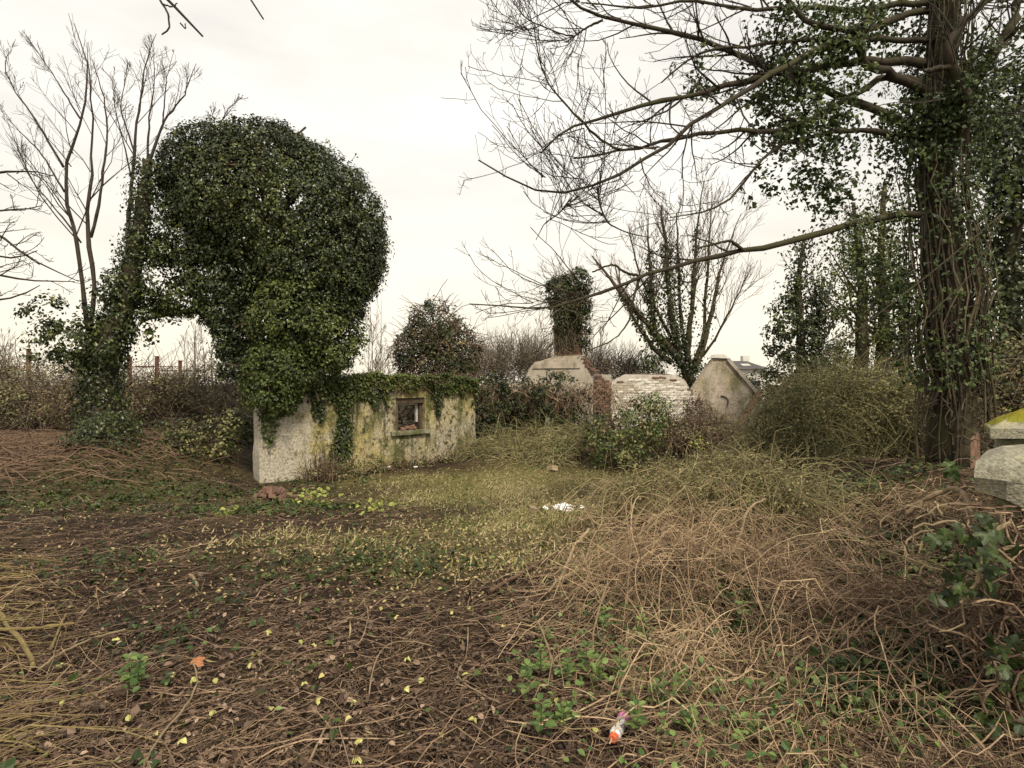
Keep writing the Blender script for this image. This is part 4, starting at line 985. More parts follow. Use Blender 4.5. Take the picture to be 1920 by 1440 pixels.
mb.build('ivy', M['ivy_near'], rt)
for li_ in (16, 17):
  pk, rk = batch([LS[li_]], 14); c4, d4 = grow(pk, rk, 22, absl=(.4, 1.3), ang=(30, 85), up=.05, K=6, tmin=0., rr=.2); c5, d5 = grow(c4, d4, 5, (.3, .6), (25, 60), .1, .25, 5, .2, .6)
  mb = MB(); tubes(mb, c4, np.clip(d4, .003, .01), 4); tubes(mb, c5, np.clip(d5, .0025, .005), 3); mb.build('twigs', M['twig'], rt)

# --- stand-alone bush builder
def bush(name, label, cat, ells, mats, ntwig, nclump, per, size, rcl=.2, arch=.0, tw=(.004, .002), tl=(.5, 1.1), shape='diamond', fill=.5, group=None, up=.5, twig_mat='twig_brown', outw=1.0):
    Ea = np.array(ells); c = Ea[:, :3].mean(0); zb = float(g(c[0], c[1]))
    t = thing(name, label, cat, (c[0], c[1], zb), group)
    i = rng.choice(len(Ea), ntwig, p=(Ea[:, 3] * Ea[:, 5]) / (Ea[:, 3] * Ea[:, 5]).sum())
    d = rdir(ntwig); p = Ea[i, :3] + d * Ea[i, 3:] * (rng.random((ntwig, 1)) ** .5) * .85
    dr = unit(d * outw + np.array([0, 0, up]) + .8 * rng.normal(size=(ntwig, 3)))
    L = rng.uniform(tl[0], tl[1], ntwig); K = 5; pts = [p]
    for _ in range(K - 1):
        dr = unit(dr + np.array([0, 0, -arch]) + .22 * rng.normal(size=(ntwig, 3))); pts.append(pts[-1] + dr * (L / (K - 1))[:, None])
    tp_ = np.stack(pts, 1); mb = MB(); tubes(mb, tp_, np.linspace(tw[0], tw[1], K)[None] * rng.uniform(.7, 1.5, (ntwig, 1)), 3)
    mb.build('stems', M[twig_mat], t)
    ms = mats if isinstance(mats, list) else [(mats, 1.)]
    for mname, frac in ms:
        mb = MB(); clump_leaves(mb, ells, int(nclump * frac), per, size, rcl, shape, fill, droop=.4)
        mb.build('foliage', M[mname], t)
    return t, tp_

# background left: bramble bank
for k, (px, w_, top, lab) in enumerate([(-120, 200, 668, 'bramble bank at the far left edge, olive on top'), (60, 150, 668, 'brown bramble bank left of the ivied trunk'), (250, 130, 690, 'low brown bramble thicket seen behind the ivied trunk'), (390, 120, 688, 'dark brown bramble thicket beside the wall end under the ivy arch')]):
    d_ = 17.0 + .4 * (k % 2)
    bush('bramble_thicket', lab, 'bramble', [E(px, (top + 810) / 2 + 6, d_, w_, (810 - top) / 2, 110), E(px + w_ * .45, (top + 830) / 2 + 10, d_ - .5, w_ * .6, (800 - top) / 2, 100), E(px - w_ * .5, (top + 830) / 2, d_ - .3, w_ * .55, (790 - top) / 2, 100)],
         [('bramble', .6), ('olive', .45)], 1450, 650, 20, .07, .32, arch=.22, tw=(.008, .0045), tl=(.6, 1.5), fill=.25, twig_mat='twig_pale' if k % 2 else 'twig_brown', group='bramble bank behind the left tree')
# tall thin bare saplings behind
def saplings(name, label, pxs, base_y, top_y, d, n, mat='twig_pale', lean=.1, group=None, r0=.03):
    c = P(np.mean(pxs), base_y, d); t = thing(name, label, 'tree', (c[0], d, float(g(c[0], d))), group)
    st_, rr2 = [], []
    for k in range(n):
        px = rng.uniform(min(pxs), max(pxs)); a = P(px, base_y, d + rng.normal() * .3); a[2] = min(a[2], float(g(a[0], a[1])))
        b = P(px + rng.normal() * 30 * lean * 10 / 10, rng.uniform(top_y, top_y + (base_y - top_y) * .35), d)
        st_.append(resample([a, (a + b) / 2 + rng.normal(size=3) * .15, b], 10)); rr2.append(np.linspace(r0, .006, 10) * rng.uniform(.6, 1.2))
    A, B = np.stack(st_), np.stack(rr2); c1, d1 = grow(A, B, 9, (.15, .4), (20, 50), .12, .2, 6, .3, .5); c2, d2 = grow(c1, d1, 5, (.3, .6), (20, 50), .1, .2, 4, .2, .6)
    mb = MB(); tubes(mb, A, B, 5); mb.build('stem', M[mat], t, smooth=True)
    mb = MB(); tubes(mb, c1, np.maximum(d1, .007), 3); tubes(mb, c2, np.maximum(d2, .006), 3); mb.build('twigs', M[mat], t)
    return t
saplings('bare_sapling', 'pale bare saplings showing under the ivy arch', [340, 440], 720, 600, 24, 9)
saplings('bare_sapling', 'thin pale sapling just right of the ivy dome', [690, 730], 730, 560, 24, 5)
saplings('bare_sapling', 'scrubby low saplings between the dome and the ivied bush', [700, 760], 730, 640, 22, 8)
saplings('bare_sapling', 'wispy bare twigs at the far left skyline', [0, 40], 730, 620, 26, 6)
# ivied bush behind the wall
t_, _ = bush('ivied_bush', 'round dark bush behind the wall, brown with dead twigs on its right', 'bush', [E(815, 620, 17.5, 45, 55, 45), E(785, 655, 17.5, 42, 45, 45), E(850, 660, 17.4, 52, 52, 50), E(815, 690, 17.3, 72, 50, 60)],
     [('evergreen', .85), ('bramble', .2)], 1100, 560, 22, .085, .24, arch=.15, tw=(.010, .006), fill=.25, twig_mat='twig_brown')
bush('bare_hedge', 'hazy brown bare hedge between the ivied bush and the chimney', 'hedge', [E(965, 690, 26, 75, 48, 60), E(1010, 700, 26, 45, 45, 50), E(910, 700, 26, 50, 40, 50)], [('olive', .25), ('bramble', .75)], 2000, 200, 14, .07, .3, tw=(.008, .005), tl=(.8, 1.8), up=1.2, twig_mat='twig_pale', fill=.6)
bush('bare_hedge', 'brown hedge seen between the chimney and the white brick wall', 'hedge', [E(1150, 702, 25, 60, 30, 50), E(1200, 705, 25, 50, 28, 50), E(1110, 690, 25, 35, 28, 40)], [('olive', .3), ('bramble', .7)], 1300, 150, 14, .07, .3, tw=(.008, .005), tl=(.6, 1.4), up=.9, fill=.6, twig_mat='twig_pale')
bush('evergreen_hedge', 'clipped dark evergreen hedge in front of the far house', 'hedge', [E(1440, 722, 34, 75, 20, 40), E(1540, 718, 34, 70, 24, 40), E(1650, 716, 34, 80, 24, 40), E(1360, 724, 34, 40, 18, 30)], 'evergreen', 200, 700, 16, .14, .4, fill=.3)
bush('round_bush', 'small rounded evergreen bush right of the dark ivied trunk', 'bush', [E(1560, 672, 26, 22, 26, 22), E(1580, 690, 26, 24, 20, 22)], 'evergreen', 80, 160, 16, .11, .25, fill=.3)

# chimney ivy and its twiggy halo
ci = thing('chimney_ivy', 'shaggy olive ivy bushing out round the chimney top', 'ivy', P(1068, 600, 19.4))
mb = MB(); clump_leaves(mb, [E(1068, 562, 19.65, 36, 44, 34), E(1080, 530, 19.7, 26, 22, 24), E(1050, 545, 19.7, 26, 28, 26), E(1068, 604, 19.6, 30, 28, 20), E(1094, 610, 19.6, 10, 50, 14)], 480, 20, .095, .2, fill=.35); mb.build('foliage', M['ivy'], ci)
n_ = 160; a = np.stack([P(px, py, 19.42) for px, py in zip(rng.uniform(1040, 1094, n_), rng.uniform(590, 640, n_))]); pts = [a]; dd = np.tile(np.array([0, 0, -1.]), (n_, 1))
for _ in range(5): dd = unit(dd + rng.normal(size=(n_, 3)) * np.array([.4, .1, .3])); pts.append(pts[-1] + dd * rng.uniform(.05, .2, (n_, 1)))
mb = MB(); tubes(mb, np.stack(pts, 1), np.full((n_, 6), .011), 4); mb.build('stems', M['ivy_stem'], ci)
n_ = 90; a = rdir(n_) * .6 + P(1060, 560, 19.8); A = np.stack([a, a + rdir(n_) * .3, a + rdir(n_) * .3 + unit(a - P(1068, 570, 19.8)) * .7], 1); c1, d1 = grow(A, np.full((n_, 3), .008), 4, absl=(.2, .5), K=4)
mb = MB(); tubes(mb, A, np.full((n_, 3), .009), 3); tubes(mb, c1, np.full(d1.shape, .006), 3); mb.build('twigs', M['twig_pale'], ci)
saplings('bare_sapling', 'bare brown saplings behind the chimney stack', [1000, 1130], 720, 560, 27, 10)

# multi-stem ivied tree behind
mb_base = P(1290, 705, 23); mt = thing('multi_stemmed_tree', 'many-stemmed bare tree with ivied poles behind the white brick wall', 'tree', (mb_base[0], 23, float(g(mb_base[0], 23))))
stems = [([(1300, 760, 23), (1296, 696, 23), (1277, 667, 23), (1249, 649, 23), (1192, 583, 23), (1155, 536, 23), (1110, 480, 23)], .32, .04), ([(1285, 690, 23), (1267, 655, 23), (1258, 583, 23), (1250, 480, 23), (1240, 385, 23)], .22, .05),
 ([(1295, 690, 23), (1283, 655, 23), (1296, 620, 23), (1302, 495, 23), (1310, 400, 23), (1320, 340, 23)], .18, .02), ([(1300, 700, 23), (1311, 674, 23), (1330, 605, 23), (1342, 542, 23), (1362, 470, 23), (1390, 400, 23)], .16, .02),
 ([(1260, 680, 23), (1236, 667, 23), (1192, 605, 23), (1170, 560, 23)], .15, .04), ([(1250, 665, 23), (1225, 620, 23), (1224, 574, 23), (1218, 480, 23), (1215, 410, 23)], .15, .03), ([(1297, 690, 23), (1320, 640, 23), (1322, 560, 23), (1328, 480, 23), (1335, 360, 23)], .12, .02),
 ([(1300, 690, 23), (1345, 630, 23), (1380, 560, 23), (1410, 500, 23)], .09, .015), ([(1275, 660, 23), (1240, 600, 23), (1200, 520, 23), (1180, 430, 23)], .1, .02), ([(1284, 655, 23), (1275, 580, 23), (1272, 480, 23), (1268, 400, 23)], .12, .03)]
LS = []
for pl, a, b in stems:
    mb = MB(); LS.append(limb(mb, px_line(pl), a * .8, b * .7, 14, 6)); mb.build('stem', M['bark'], mt, smooth=True)
pa, ra = batch(LS, 10); c1, d1 = grow(pa, ra, 17, (.25, .55), (18, 50), .16, .15, 6, .3, .35); c2, d2 = grow(c1, d1, 7, (.3, .65), (20, 45), .12, .2, 5, .2, .6)
mb = MB(); tubes(mb, c1, np.clip(d1, .009, .022), 4); tubes(mb, c2, np.clip(d2, .006, .01), 3); mb.build('twigs', M['twig_brown'], mt)
mb = MB()
for i, n_ in ((0, 900), (1, 1300), (2, 450), (3, 160), (4, 300), (5, 700), (6, 200), (8, 120), (9, 450)):
    p_, r_ = LS[i]; sleeve(mb, p_[:11], r_[:11], n_, .12, thick=.12)
clump_leaves(mb, [E(1220, 690, 22.6, 25, 30, 25), E(1300, 705, 22.5, 30, 28, 30), E(1225, 560, 23, 20, 40, 20)], 90, 16, .13, .3, fill=.6); mb.build('ivy', M['ivy'], mt)

# ivied trunks further right
def ivied(label, d, lines, clumps, nsl, size=.12, thick=.3, twigs=8, ncl=200, mat='ivy', group='ivied trunks behind the right thicket'):
    b = P(lines[0][0][0], 720, d); t = thing('ivied_tree', label, 'tree', (b[0], d, float(g(b[0], d))), group); LS = []
    for pl in lines:
        pts = [P(px, py, d) for px, py in pl]; pts[0][2] = min(pts[0][2], float(g(pts[0][0], d)))
        mb = MB(); LS.append(limb(mb, np.array(pts), .22, .05, 12, 7)); mb.build('trunk', M['bark'], t, smooth=True)
    pa, ra = batch(LS, 8); c1, d1 = grow(pa, ra, twigs, (.2, .4), (25, 60), .1, .2, 6, .3, .3); c2, d2 = grow(c1, d1, 5, (.3, .6), (25, 55), .1, .2, 4, .2, .6)
    mb = MB(); tubes(mb, c1, np.maximum(d1, .01), 3); tubes(mb, c2, np.maximum(d2, .007), 3); mb.build('twigs', M['twig_brown'], t)
    mb = MB()
    for p_, r_ in LS: sleeve(mb, p_, r_ + .05, nsl, size, thick=thick)
    if clumps: clump_leaves(mb, [E(*c) for c in clumps], ncl, 20, size, .28, fill=.5)
    mb.build('crown', M[mat], t)
ivied('dark ivied twin trunks left of the great tree, standing by the far house', 20, [[(1505, 730), (1500, 640), (1495, 540), (1508, 440)], [(1515, 730), (1530, 620), (1545, 520)]], [(1500, 690, 20, 55, 40, 40), (1490, 640, 20, 45, 45, 35), (1475, 600, 20, 30, 40, 30), (1500, 570, 20, 34, 55, 30), (1545, 580, 20, 28, 40, 25), (1458, 625, 20, 20, 16, 16)], 1900, ncl=250)
ivied('leafy trunks of paler ivy between the twin trunks and the great tree', 15, [[(1610, 740), (1618, 600), (1612, 480), (1600, 380)], [(1660, 740), (1655, 600), (1650, 470), (1660, 340)], [(1690, 740), (1695, 620), (1690, 500)]], [(1630, 600, 15, 50, 50, 40), (1600, 540, 15, 40, 60, 40), (1650, 500, 15, 45, 70, 40), (1620, 440, 15, 55, 40, 40), (1590, 660, 15, 25, 30, 25), (1680, 650, 15, 22, 50, 30), (1560, 500, 15, 26, 30, 22)], 1400, .08, .22, 14, 290, 'ivy_fresh')
ivied('dark ivied trunk right of the great tree at the frame edge', 10, [[(1900, 780), (1890, 600), (1900, 400), (1915, 200)]], [(1900, 560, 10, 60, 80, 60), (1870, 640, 10, 40, 50, 40), (1900, 420, 10, 55, 70, 50), (1930, 680, 10, 70, 60, 50), (1880, 300, 10, 60, 80, 50), (1910, 200, 10, 60, 80, 50)], 2200, .085, .4, 14, 620)

# ------------------------------------------------------------------ ivy on the ruins
wi = thing('wall_ivy', 'matted ivy and dead stems along the top of the roughcast wall', 'ivy', wall_pt(3, 1.6))
mb = MB(); n_ = 15000; u = rng.random(n_) * wL * 1.0
hang = np.interp(u, [0, .5, 1.2, 2.0, 2.6, 3.4, 4.0, 4.6, 5.2, wL], [.95, .6, .32, .42, .40, .36, .2, .16, .3, .5]) * np.where((u > wu0 - .25) & (u < wu1 + .2), .25, 1) * (1 + .45 * np.sin(u * 4.3) + .3 * np.sin(u * 11))
h = rng.random(n_) ** 1.8; z = np.array([top_fn(x) for x in u]) + .16 - h * (hang + .18)
q = np.array([wall_pt(a, b, c) for a, b, c in zip(u, z, .03 + .16 * rng.random(n_) * (1 - h * .6))]); back = rng.random(n_) < .22
q[back] -= n3 * rng.uniform(.1, .45, (back.sum(), 1)); q[back, 2] = 1.68 + .1 * rng.random(back.sum())
q[:, 2] += .06 * noise3(q, 3)
nn = unit(n3 + np.array([0, 0, .6]) + .6 * rng.normal(size=(n_, 3))); leaves(mb, q, nn, .075 * rng.uniform(.6, 1.2, n_), 'diamond', np.array([0, 0, -1]) + .6 * rng.normal(size=(n_, 3)), np.clip(.45 + .22 * noise3(q, 1.4) + .2 * rng.normal(size=n_), 0, 1))
mb.build('foliage', M['ivy_fresh'], wi)
n_ = 520; u = rng.random(n_) * wL; a = np.array([wall_pt(x, top_fn(x) + rng.uniform(-.08, .16), rng.uniform(-.3, .12)) for x in u]); dd = unit(np.tile(w3, (n_, 1)) * rng.normal(size=(n_, 1)) * 2.2 + np.array([0, 0, .0]) + n3 * .1 + rng.normal(size=(n_, 3)) * .4); pts = [a]
for _ in range(5):
    dd = unit(dd + rng.normal(size=(n_, 3)) * .35 + np.array([0, 0, -.1])); s_ = pts[-1] + dd * rng.uniform(.05, .13, (n_, 1)); pts.append(s_)
mb = MB(); tubes(mb, np.stack(pts, 1), np.full((n_, 6), .005), 3, .55 * rng.random(n_)); mb.build('stems', M['vine'], wi)
# stain-like ivy streaks creeping on the wall face
wc = thing('creeping_ivy', 'narrow dark ivy streak climbing the roughcast wall from its foot', 'ivy', wall_pt(wall_u(632), -.4))
mb = MB()
for px, y0, y1, w_, n_ in ((636, 780, 900, 20, 2600), (600, 735, 790, 13, 500), (588, 730, 780, 9, 250), (820, 730, 780, 14, 420), (700, 725, 760, 25, 420)):
    s_ = rng.random(n_); py = y0 + (y1 - y0) * s_; wid = w_ * (.5 + .7 * s_ if px == 636 else 1 - .8 * s_)
    px_ = px + 8 * (1 - s_) * (px == 636) + rng.normal(size=n_) * wid * .5
    q = np.array([wall_pt(wall_u(a), wall_z(a, b), .02 + .07 * rng.random()) for a, b in zip(px_, py)])
    leaves(mb, q, unit(n3 + np.array([0, 0, .4]) + .45 * rng.normal(size=(n_, 3))), .065 * rng.uniform(.6, 1.2, n_), 'diamond', np.array([0, 0, -1]) + .6 * rng.normal(size=(n_, 3)))
mb.build('foliage', M['ivy'], wc)
# middle wall curtain
mc = thing('ivy_curtain', 'dark ivy curtain hanging over the low middle wall', 'ivy', (*((MA + MBp) / 2), .2))
mb = MB(); clump_leaves(mb, [E(935, 760, 16.2, 45, 42, 30), E(990, 755, 16.2, 45, 48, 28), E(1040, 745, 16.1, 42, 42, 26), E(1040, 790, 16.2, 60, 38, 24), E(1085, 780, 16.3, 34, 50, 20), E(930, 810, 16.2, 40, 38, 24), E(1055, 728, 16.2, 34, 24, 22), E(925, 728, 16.1, 40, 26, 26), E(905, 770, 15.9, 22, 45, 24), E(1030, 820, 15.9, 30, 26, 24)], 800, 17, .08, .17, fill=.35, lump=.13, gap=lambda c: noise3(c, 2.1) > -.55); mb.build('foliage', M['evergreen'], mc)
n_ = 330; a = np.stack([P(px, py, 16.1) for px, py in zip(rng.uniform(890, 1145, n_), rng.uniform(715, 740, n_))]); pts = [a]; dd = np.tile(np.array([0, -.1, -1.]), (n_, 1)) + rng.normal(size=(n_, 3)) * np.array([.9, .2, .3])
for _ in range(6): dd = unit(dd + rng.normal(size=(n_, 3)) * .3 + np.array([0, 0, -.15])); pts.append(pts[-1] + dd * rng.uniform(.06, .22, (n_, 1)))
mb = MB(); tubes(mb, np.stack(pts, 1), np.full((n_, 7), .008), 3); mb.build('stems', M['vine'], mc)

bush('wall_foot_weeds', 'scrubby weeds and ivy fringing the foot of the roughcast wall', 'weeds', [(*wall_pt(a_, 0, o_)[:2], float(g(*wall_pt(a_, 0, o_)[:2])) + h_ * .3, .34, .22, h_) for a_, o_, h_ in ((.9, .5, .3), (1.4, .4, .36), (1.9, .35, .26), (2.5, .35, .2), (3.1, .3, .16), (3.7, .3, .14), (4.3, .3, .16), (4.9, .3, .2), (5.4, .3, .26))], [('ivy', .5), ('olive', .6)], 700, 260, 13, .05, .13, arch=.2, tw=(.005, .003), tl=(.15, .45), fill=.7, twig_mat='vine', up=.6)
# scrub added inside the roofless room so the window opening looks dark
bush('darkening_bramble', 'bramble added in the roofless room to darken the window opening', 'bramble', [(*wall_pt(4.2, .6, -1.6)[:2], .5, 1.6, .8, .95), (*wall_pt(2.0, .6, -1.5)[:2], .4, 1.4, .8, .9), (*wall_pt(4.4, .6, -2.6)[:2], .8, 1.8, .9, 1.0), (*wall_pt(4.1, .6, -1.1)[:2], .6, .9, .5, .9)], [('evergreen', .9), ('bramble', .4)], 360, 520, 18, .09, .25, fill=.6)

# ------------------------------------------------------------------ thickets and shrubs in the middle distance
bush('green_shrub', 'bright leafy laurel-like shrub in front of the white brick wall', 'shrub', [E(1170, 815, 13.5, 70, 45, 45), E(1215, 790, 13.6, 42, 42, 40), E(1140, 840, 13.2, 45, 32, 35), E(1215, 765, 13.7, 20, 22, 20), E(1165, 850, 13.0, 45, 22, 30), E(1250, 775, 13.8, 16, 25, 16)], [('herb', .4), ('olive', .4), ('ivy', .3)], 500, 330, 15, .075, .2, tl=(.4, 1.0), fill=.6)
bush('bramble_mound', 'tangled straw-brown bramble mound below the ivy curtain', 'bramble', [E(940, 838, 14.9, 45, 26, 40), E(985, 850, 14.3, 60, 20, 50), E(1050, 842, 14.2, 45, 26, 40), E(895, 855, 14.6, 30, 20, 30), E(1095, 825, 14.6, 35, 30, 30), E(1010, 825, 15.2, 40, 28, 30), E(1000, 868, 13.4, 90, 10, 40)], [('olive', .8), ('herb', .12)], 2600, 330, 16, .05, .18, arch=.3, tw=(.006, .003), tl=(.3, .9), fill=.6, twig_mat='stem_olive', up=.5)
bush('bramble_mound', 'purple-brown bramble mound in front of the gable', 'bramble', [E(1305, 775, 15, 25, 28, 25), E(1330, 810, 14, 70, 28, 45), E(1280, 820, 13.5, 60, 30, 45)], [('bramble', .8), ('olive', .2)], 1200, 240, 16, .055, .2, arch=.2, tw=(.007, .004), tl=(.2, .55), fill=.4, twig_mat='twig_brown')
bush('right_thicket', 'wide olive thicket of arching stems left of the great tree', 'thicket', [E(1480, 800, 9.6, 75, 62, 60), E(1555, 775, 9.6, 90, 72, 70), E(1640, 785, 9.4, 85, 80, 70), E(1440, 840, 9.4, 55, 42, 50), E(1700, 780, 9.2, 60, 72, 60), E(1600, 740, 9.8, 70, 40, 50), E(1540, 865, 9.0, 90, 34, 50)], [('olive', 1.0), ('ivy', .65)], 3400, 950, 20, .04, .22, arch=.34, tw=(.004, .002), tl=(.4, 1.15), fill=.4, twig_mat='stem_olive', up=1.3)
bush('edge_thicket', 'dusky green thicket right of the great tree, behind the mossy pier', 'thicket', [E(1880, 720, 8.2, 70, 70, 60), E(1960, 730, 8.0, 90, 80, 60), E(1850, 790, 8.2, 40, 60, 50), E(1920, 800, 7.6, 60, 60, 50)], [('ivy', .5), ('olive', .5)], 900, 420, 18, .06, .22, arch=.2, fill=.4, twig_mat='vine')
bush('low_ivy_bush', 'small dark ivy bush at the foot of the ivied trunk', 'bush', [E(330, 815, 13, 45, 28, 35), E(390, 830, 12.6, 60, 26, 40), E(290, 850, 12.4, 40, 20, 30), E(440, 800, 12.8, 45, 28, 35)], [('ivy', .6), ('olive', .5)], 300, 300, 16, .07, .2, arch=.2, fill=.5)
# brush pile right of the clearing
bp_, _ = bush('brush_pile', 'untidy pile of cut olive stems beyond the straw heap', 'brush pile', [(2.1, 6.3, .38, 1.0, .8, .34), (1.5, 6.9, .15, .6, .6, .24), (2.7, 5.9, .5, .7, .6, .3)], [('olive', 1.0), ('bramble', .35)], 1500, 420, 16, .032, .15, arch=.2, tw=(.004, .002), tl=(.25, .7), fill=.7, twig_mat='stem_olive', up=.2, outw=.4)

def canes(parent, cx, cy, rx, ry, n, L, rad, rise, mat, r=None):
    p = np.stack([cx + rx * rng.normal(size=n) * .6, cy + ry * rng.normal(size=n) * .6], 1); az_ = rng.uniform(0, 6.28, n); Ls = rng.uniform(*L, n); K = 12; h = rise * rng.uniform(.3, 1.1, n); pts = []
    cur = .8 * rng.normal(size=n)
    for k in range(K):
        t_ = k / (K - 1); a_ = az_ + cur * t_; x = p[:, 0] + np.cos(a_) * Ls * (t_ - .35); y = p[:, 1] + np.sin(a_) * Ls * (t_ - .35)
        z = g(x, y) + .02 + h * np.sin(np.pi * np.clip(t_ * .85 + .12, 0, 1)) + .02 * rng.normal(size=n); pts.append(np.stack([x, y, z], -1))
    A = np.stack(pts, 1); B = rng.uniform(*rad, n)[:, None] * np.linspace(1.1, .5, K)[None]; mb = MB(); tubes(mb, A, B, 5)
    c1, d1 = grow(A, B, 3, absl=(.12, .4), ang=(25, 60), up=0., K=4, rr=.5); tubes(mb, c1, np.maximum(d1, .001), 3); o = mb.build('canes', M[mat], parent); o['kind'] = 'stuff'; return o
canes(bp_, 2.1, 6.2, 1.2, 1.0, 170, (.6, 1.6), (.0025, .0065), .6, 'stem_olive')
canes(bp_, 1.9, 5.9, 1.0, .9, 90, (.5, 1.3), (.0025, .006), .5, 'vine_tan')

# ------------------------------------------------------------------ ground cover
CANP = G(1160, 1388)
def scatter(n, dmin=1.3, dmax=17., p=1.4, wmap=None, half=1.1, r=None):
    r = r or rng
    k = 1 - p; u = r.random(n * 4)
    d = (dmin ** k + u * (dmax ** k - dmin ** k)) ** (1 / k); x = d * r.uniform(-half, half, n * 4)
    w = np.ones(n * 4) if wmap is None else wmap(x, d)
    # keep clear of the wall's inside
    rel = np.stack([x - WA[0], d - WA[1]], -1); uu = rel @ wt; oo = rel @ wn_
    w = w * ~((uu > -.2) & (uu < wL + .5) & (oo < .03) & (oo > -5))
    w = w * ~((np.abs(x - CANP[0]) < .16) & (d < CANP[1] + .1) & (d > CANP[1] - .28))
    k_ = r.random(n * 4) < w; x, d = x[k_][:n], d[k_][:n]
    return np.stack([x, d, g(x, d)], -1)

def slope_n(p):
    e = .05; gx = (g(p[:, 0] + e, p[:, 1]) - g(p[:, 0] - e, p[:, 1])) / (2 * e); gy = (g(p[:, 0], p[:, 1] + e) - g(p[:, 0], p[:, 1] - e)) / (2 * e)
    return unit(np.stack([-gx, -gy, np.ones(len(p))], -1))

def stuff(name, mb, mat, label, cat):
    o = mb.build(name, mat); return tag(o, label, cat, kind='stuff')

# brown leaf litter
mb = MB(); p = scatter(54000, p=1.3, wmap=lambda x, y: np.clip(1 - .55 * grass_map(x, y) - .4 * ivy_map(x, y), .1, 1)); n_ = len(p)
p[:, 2] += rng.uniform(.0, .03, n_); leaves(mb, p, unit(slope_n(p) + .7 * rng.normal(size=(n_, 3))), rng.uniform(.012, .028, n_) * np.exp(.35 * rng.normal(size=n_)), 'diamond', None, np.clip(.42 + .2 * noise3(p, .8) + .25 * rng.normal(size=n_), 0, 1), aspect=1.2)
stuff('leaf_litter', mb, M['litter'], 'dark brown rotting leaf litter over the trampled ground', 'leaf litter')
mb = MB(); p = scatter(3400, 1.4, 8, 1.5, lambda x, y: np.clip(1 - .6 * grass_map(x, y), .1, 1)); n_ = len(p); p[:, 2] += rng.uniform(.01, .04, n_)
leaves(mb, p, unit(slope_n(p) + .6 * rng.normal(size=(n_, 3))), rng.uniform(.022, .048, n_), 'curl', None, np.clip(.5 + .3 * rng.normal(size=n_), 0, 1), aspect=1.2)
stuff('curled_dead_leaves', mb, M['litter'], 'curled brown dead leaves lying among the foreground twigs', 'leaf litter')
# pale chopped leaves on the clearing
mb = MB(); p = scatter(7000, 4.0, 14, 1.2, lambda x, y: np.clip(grass_map(x, y) + .12, 0, 1)); n_ = len(p); p[:, 2] += rng.uniform(.01, .05, n_)
leaves(mb, p, unit(slope_n(p) + .45 * rng.normal(size=(n_, 3))), rng.uniform(.015, .04, n_), 'oval', None, rng.random(n_) ** .7, aspect=1.3); stuff('pale_leaf_scraps', mb, M['yellow_leaf'], 'pale yellowish leaf scraps strewn on the grassy clearing', 'leaf litter')
# grass
mb = MB(); p = scatter(60000, 2.5, 16, 1.1, lambda x, y: np.clip(grass_map(x, y) ** 1.4 * sstep(3.0, 7.5, y) * (.55 + .45 * (noise3(np.stack([x, y, 0 * x], -1), 3.1) > -.3)) + .003, 0, 1)); n_ = len(p)
t_ = rng.normal(size=(n_, 3)); t_[:, 2] = np.abs(t_[:, 2]) * .45 + .08; t_ = unit(t_); nn = unit(np.cross(t_, np.cross(np.array([0, 0, 1.]), t_)) + .3 * rng.normal(size=(n_, 3))); leaves(mb, p, nn, rng.uniform(.035, .11, n_), 'blade', t_, np.clip(.5 + .3 * noise3(p, 1.3) + .22 * rng.normal(size=n_), 0, 1), aspect=4.0)
stuff('clearing_grass', mb, M['grass'], 'short olive and straw-coloured grass in the clearing', 'grass')
# ground ivy
mb = MB(); p = scatter(36000, 1.3, 17, 1.1, lambda x, y: np.clip(ivy_map(x, y) ** 1.1 * (.55 + .6 * (noise3(np.stack([x, y, 0 * x], -1), 2.2) > -.1)) + .006, 0, 1)); n_ = len(p); p[:, 2] += rng.uniform(.015, .09, n_) + .07 * sstep(.8, 1.6, p[:, 0])
leaves(mb, p, unit(np.array([0, 0, 1.]) + .5 * rng.normal(size=(n_, 3))), rng.uniform(.026, .055, n_) * np.where(p[:, 1] > 6, 1.25, 1), 'ivysmall', None, np.clip(.4 + .2 * noise3(p, 1.1) + .24 * rng.normal(size=n_), 0, 1), aspect=1.1)
stuff('ground_ivy', mb, M['ivy_near'], 'dark green ground ivy carpeting the earth', 'ground cover')
# green herbs among the vines
mb = MB(); p = scatter(3200, 1.3, 6, 1.2, lambda x, y: herb_map(x, y) ** 1.5 * .8 + .008); n_ = len(p); p[:, 2] += rng.uniform(.04, .2, n_)
leaves(mb, p, unit(np.array([0, 0, 1.]) + .45 * rng.normal(size=(n_, 3))), rng.uniform(.018, .042, n_), 'oval', None, None, aspect=1.5); stuff('green_herbs', mb, M['herb'], 'fresh green weed leaves pushing through the dead vines', 'weeds')

